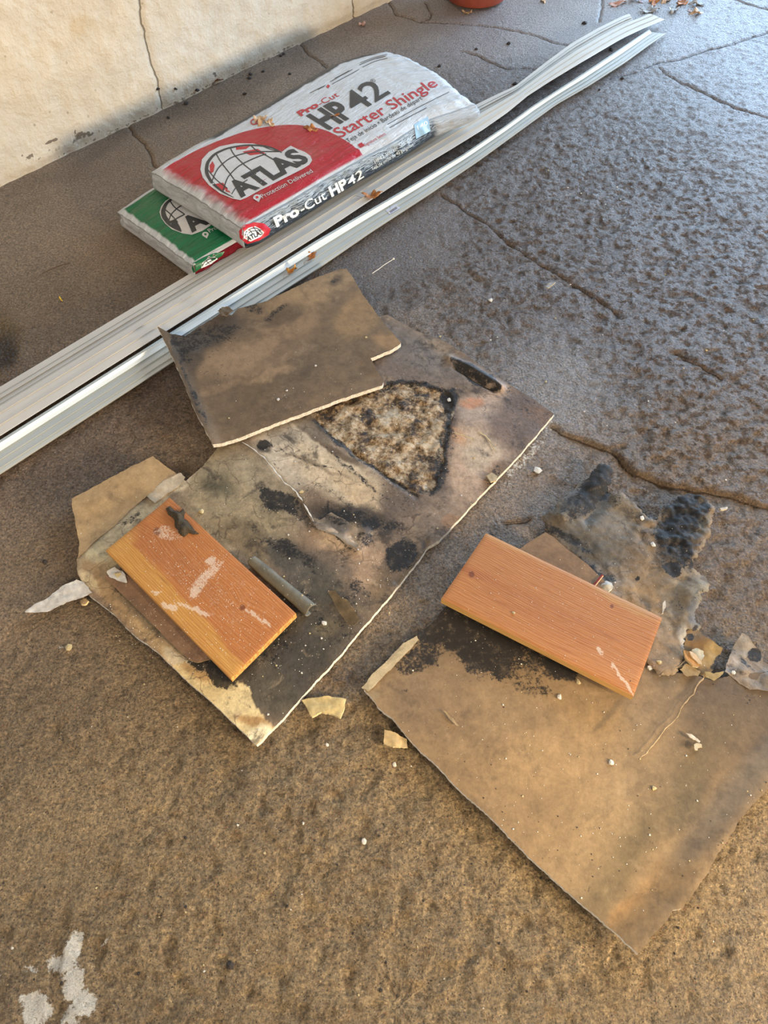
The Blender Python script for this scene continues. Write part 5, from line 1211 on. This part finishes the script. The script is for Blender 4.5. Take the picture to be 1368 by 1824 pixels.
fragment('plaster_fragment', 'cream chip on the right edge of the large sheet', [(866, 846), (876, 842), (886, 848), (884, 856), (874, 858)], .021, .005, (206, 186, 150), 15)
fragment('plaster_fragment', 'thin grey flake alone on the bluish concrete', [(971, 510), (978, 504), (990, 502), (984, 508), (976, 513)], .004, .003, (170, 166, 160), 16)

# black mould clump on the left plank
def clump(name, label, cx, cy, pts, z, h, mat, cat, seed=0):
    t, fl = None, None
    t = thing(name, label, cat, U(cx, cy, z))
    sheet(t, pts, [(pts[0][0], pts[0][1], z), (pts[1][0], pts[1][1], z), (pts[2][0], pts[2][1], z+1e-5)], .003, .003, .002,
          lambda x, y, px, py, e: h*sm(0, .012, e)*(.4+1.2*fbm(x, y, 70, 4, seed)), lambda px, py, x, y: paint(px, py, (74, 64, 48), [(318, 915, 8, 10, 0, (52, 46, 38), .8), (340, 938, 12, 8, 0, (110, 92, 66), .6)]), None, mat, mat, face_name='mould_surface', core_name='mould_base', seed=seed)
clump('mould_clump', 'dark fuzzy mould clump near the far end of the left plank', 320, 925, [(295, 906), (302, 902), (310, 910), (320, 912), (326, 906), (330, 912), (328, 922), (338, 932), (346, 942), (354, 950), (344, 952), (336, 948), (328, 956), (320, 950), (312, 936), (310, 924), (300, 916)], .048, .010, simple('mould', (70, 60, 44), .95, .6, 150, .004), 'mould', 2)

# pin with white head
pn = thing('plastic_pin', 'thin white pin with a round head on the concrete', 'pin', U(683, 473, 0))
def tube(name, P, r, mat, parent, n=6):
    V = []; Fc = []
    P = [np.array(p) for p in P]
    for i, p in enumerate(P):
        t = P[min(i+1, len(P)-1)]-P[max(i-1, 0)]; t /= np.linalg.norm(t)+1e-9; a = np.cross(t, [0, 0, 1]); a /= np.linalg.norm(a)+1e-9; b = np.cross(t, a)
        for k in range(n): th = 2*math.pi*k/n; V.append(p+(a*math.cos(th)+b*math.sin(th))*r)
    for i in range(len(P)-1):
        for k in range(n): Fc.append((i*n+k, i*n+(k+1) % n, (i+1)*n+(k+1) % n, (i+1)*n+k))
    return mesh_obj(name, V, Fc, mat, parent)
tube('shaft', [U(663, 487, .003), U(675, 479, .003), U(684, 472, .004), U(700, 462, .004)], .0011, M_white, pn)
me = bpy.data.meshes.new('head'); bm = bmesh.new(); bmesh.ops.create_icosphere(bm, subdivisions=2, radius=.0035); bm.to_mesh(me); bm.free(); finish(me, M_white, None, None, True, None)
hd = bpy.data.objects.new('head', me); COL.objects.link(hd); hd.parent = pn; hd.location = Vector(U(701, 461, .004))-pn.location
# price tag sticker with wire on the front trim
tg = thing('paper_tag', 'small white printed tag tied to the front trim panel', 'tag', U(699, 371, .026))
def quadp(name, pts, z, mat, parent): return mesh_obj(name, [U(x, y, z) for x, y in pts], [(0, 1, 2, 3)], mat, parent)
TZ = [drop(x, y)[0].z for x, y in ((688, 375), (693, 382), (713, 370), (706, 363))]; tz = max(TZ)+.0012
quadp('tag_card', [(687, 374), (694, 382), (713, 371), (706, 363)], tz, simple('tag_paper', (206, 206, 214), .6), tg)
mesh_obj('tag_print', [U(x, y, tz+.0006) for x, y in ((694, 376), (696, 379), (708, 371), (705, 367))], [(0, 1, 2, 3)], simple('tag_ink', (128, 126, 136), .6, .5, 300), tg)
tube('wire', [U(676, 358, tz+.003), U(686, 362, tz+.006), U(694, 366, tz+.004), U(695, 372, tz+.001)], .0006, simple('thin_wire', (70, 66, 64), .5), tg)
# white cap and red-striped pencil under right plank
pcl = thing('striped_pencil', 'red and white striped stick poking out from under the right plank', 'pencil', U(1066, 1035, 0))
tube('barrel', [U(1056, 1046, .0275), U(1066, 1034, .027), U(1073, 1025, .0265)], .0034, simple('red_lacquer', (150, 44, 30), .4), pcl)
tube('stripe', [U(1057.5, 1046.5, .030), U(1067, 1035, .0295), U(1074, 1026, .029)], .0011, M_chip, pcl)
sh = thing('plaster_lump', 'smooth white lump at the far edge of the right plank', 'plaster', U(1080, 1046, 0))
fr = [(1064, 1044), (1070, 1037), (1080, 1034), (1090, 1038), (1092, 1046), (1085, 1053), (1074, 1052)]
sheet(sh, fr, [(1064, 1044, .026), (1080, 1034, .026), (1092, 1046, .0261)], .003, .018, .0006, lambda x, y, px, py, e: .008*sm(0, .015, e), lambda px, py, x, y: paint(px, py, (206, 198, 184), []), None, M_paper, M_white, face_name='lump_surface', core_name='lump_base')
# twig on the concrete
tw = thing('twig', 'thin dark twig on the floor at the left, above the trim panels', 'twig', U(98, 478, 0))
tube('stick', [U(75, 487, .003), U(92, 479, .004), U(110, 472, .003), U(124, 469, .002)], .0018, simple('twig_bark', (84, 66, 50), .8), tw)
tw2 = thing('twig', 'hair-thin dark twig on the floor left of the torn paper', 'twig', U(920, 929, 0))
tube('stick', [U(892, 930, .002), U(905, 931, .003), U(925, 929, .003), U(946, 924, .002)], .0011, simple('twig_bark_dark', (58, 44, 34), .8), tw2)

# the finest dust, past counting: one object
def grains(name, label, spots, mat, seed):
    r_ = np.random.RandomState(seed); G = {}
    oc = np.array([(1, 0, 0), (-1, 0, 0), (0, 1, 0), (0, -1, 0), (0, 0, 1), (0, 0, -1)], float)
    of = [(0, 2, 4), (2, 1, 4), (1, 3, 4), (3, 0, 4), (2, 0, 5), (1, 2, 5), (3, 1, 5), (0, 3, 5)]
    for cx, cy, rx, ry, ang, n, rmax in spots:
        a = math.radians(ang)
        for k in range(n):
            u, v = r_.randn(2)*.5; x = cx+u*rx*math.cos(a)-v*ry*math.sin(a); y = cy+u*rx*math.sin(a)+v*ry*math.cos(a)
            if not (0 < x < 1368 and 0 < y < 1824): continue
            p, nr = drop(x, y); hr = hit_root(x, y)
            if nr.z < .5 or hr is None or not (hr.name == 'floor' or hr in (mid, upp, rgt, pl1, pl2, scrap, cb)): continue
            V, Fc = G.setdefault(hr.name, ([], [])); r = rmax*(.3+.7*r_.rand()**2); b = len(V)
            for q_ in oc: V.append(np.array(p)+q_*r*(.6+.7*r_.rand())*np.array([1, 1, .6])+np.array([0, 0, r*.3]))
            Fc += [tuple(b+i for i in f) for f in of]
    for k, (V, Fc) in G.items():
        o = mesh_obj(name, V, Fc, mat, bpy.data.objects[k], smooth=False); o['kind'] = 'stuff'; o['label'] = label
grains('plaster_dust', 'fine white plaster dust', [
    (355, 1045, 200, 70, 45, 420, .0012), (375, 1010, 60, 26, -40, 160, .0011), (300, 1110, 120, 20, 42, 150, .001), (500, 950, 300, 200, 35, 420, .0013), (700, 760, 160, 120, 0, 260, .0013),
    (980, 1090, 300, 90, 25, 160, .0011), (1000, 1330, 420, 240, 30, 300, .0011), (450, 1140, 120, 90, 0, 160, .0012), (500, 650, 200, 110, -20, 90, .0011), (930, 830, 110, 20, -50, 160, .0011), (260, 1130, 120, 40, 40, 160, .0013), (1130, 990, 130, 100, 0, 120, .0012)], M_white, 3)
grains('plaster_dust', 'scattered tiny dark grit', [(650, 1550, 700, 300, 0, 500, .0016), (150, 1300, 250, 260, 0, 160, .0015), (250, 520, 250, 150, 0, 120, .0014)], dcm[0].materials[0], 4)
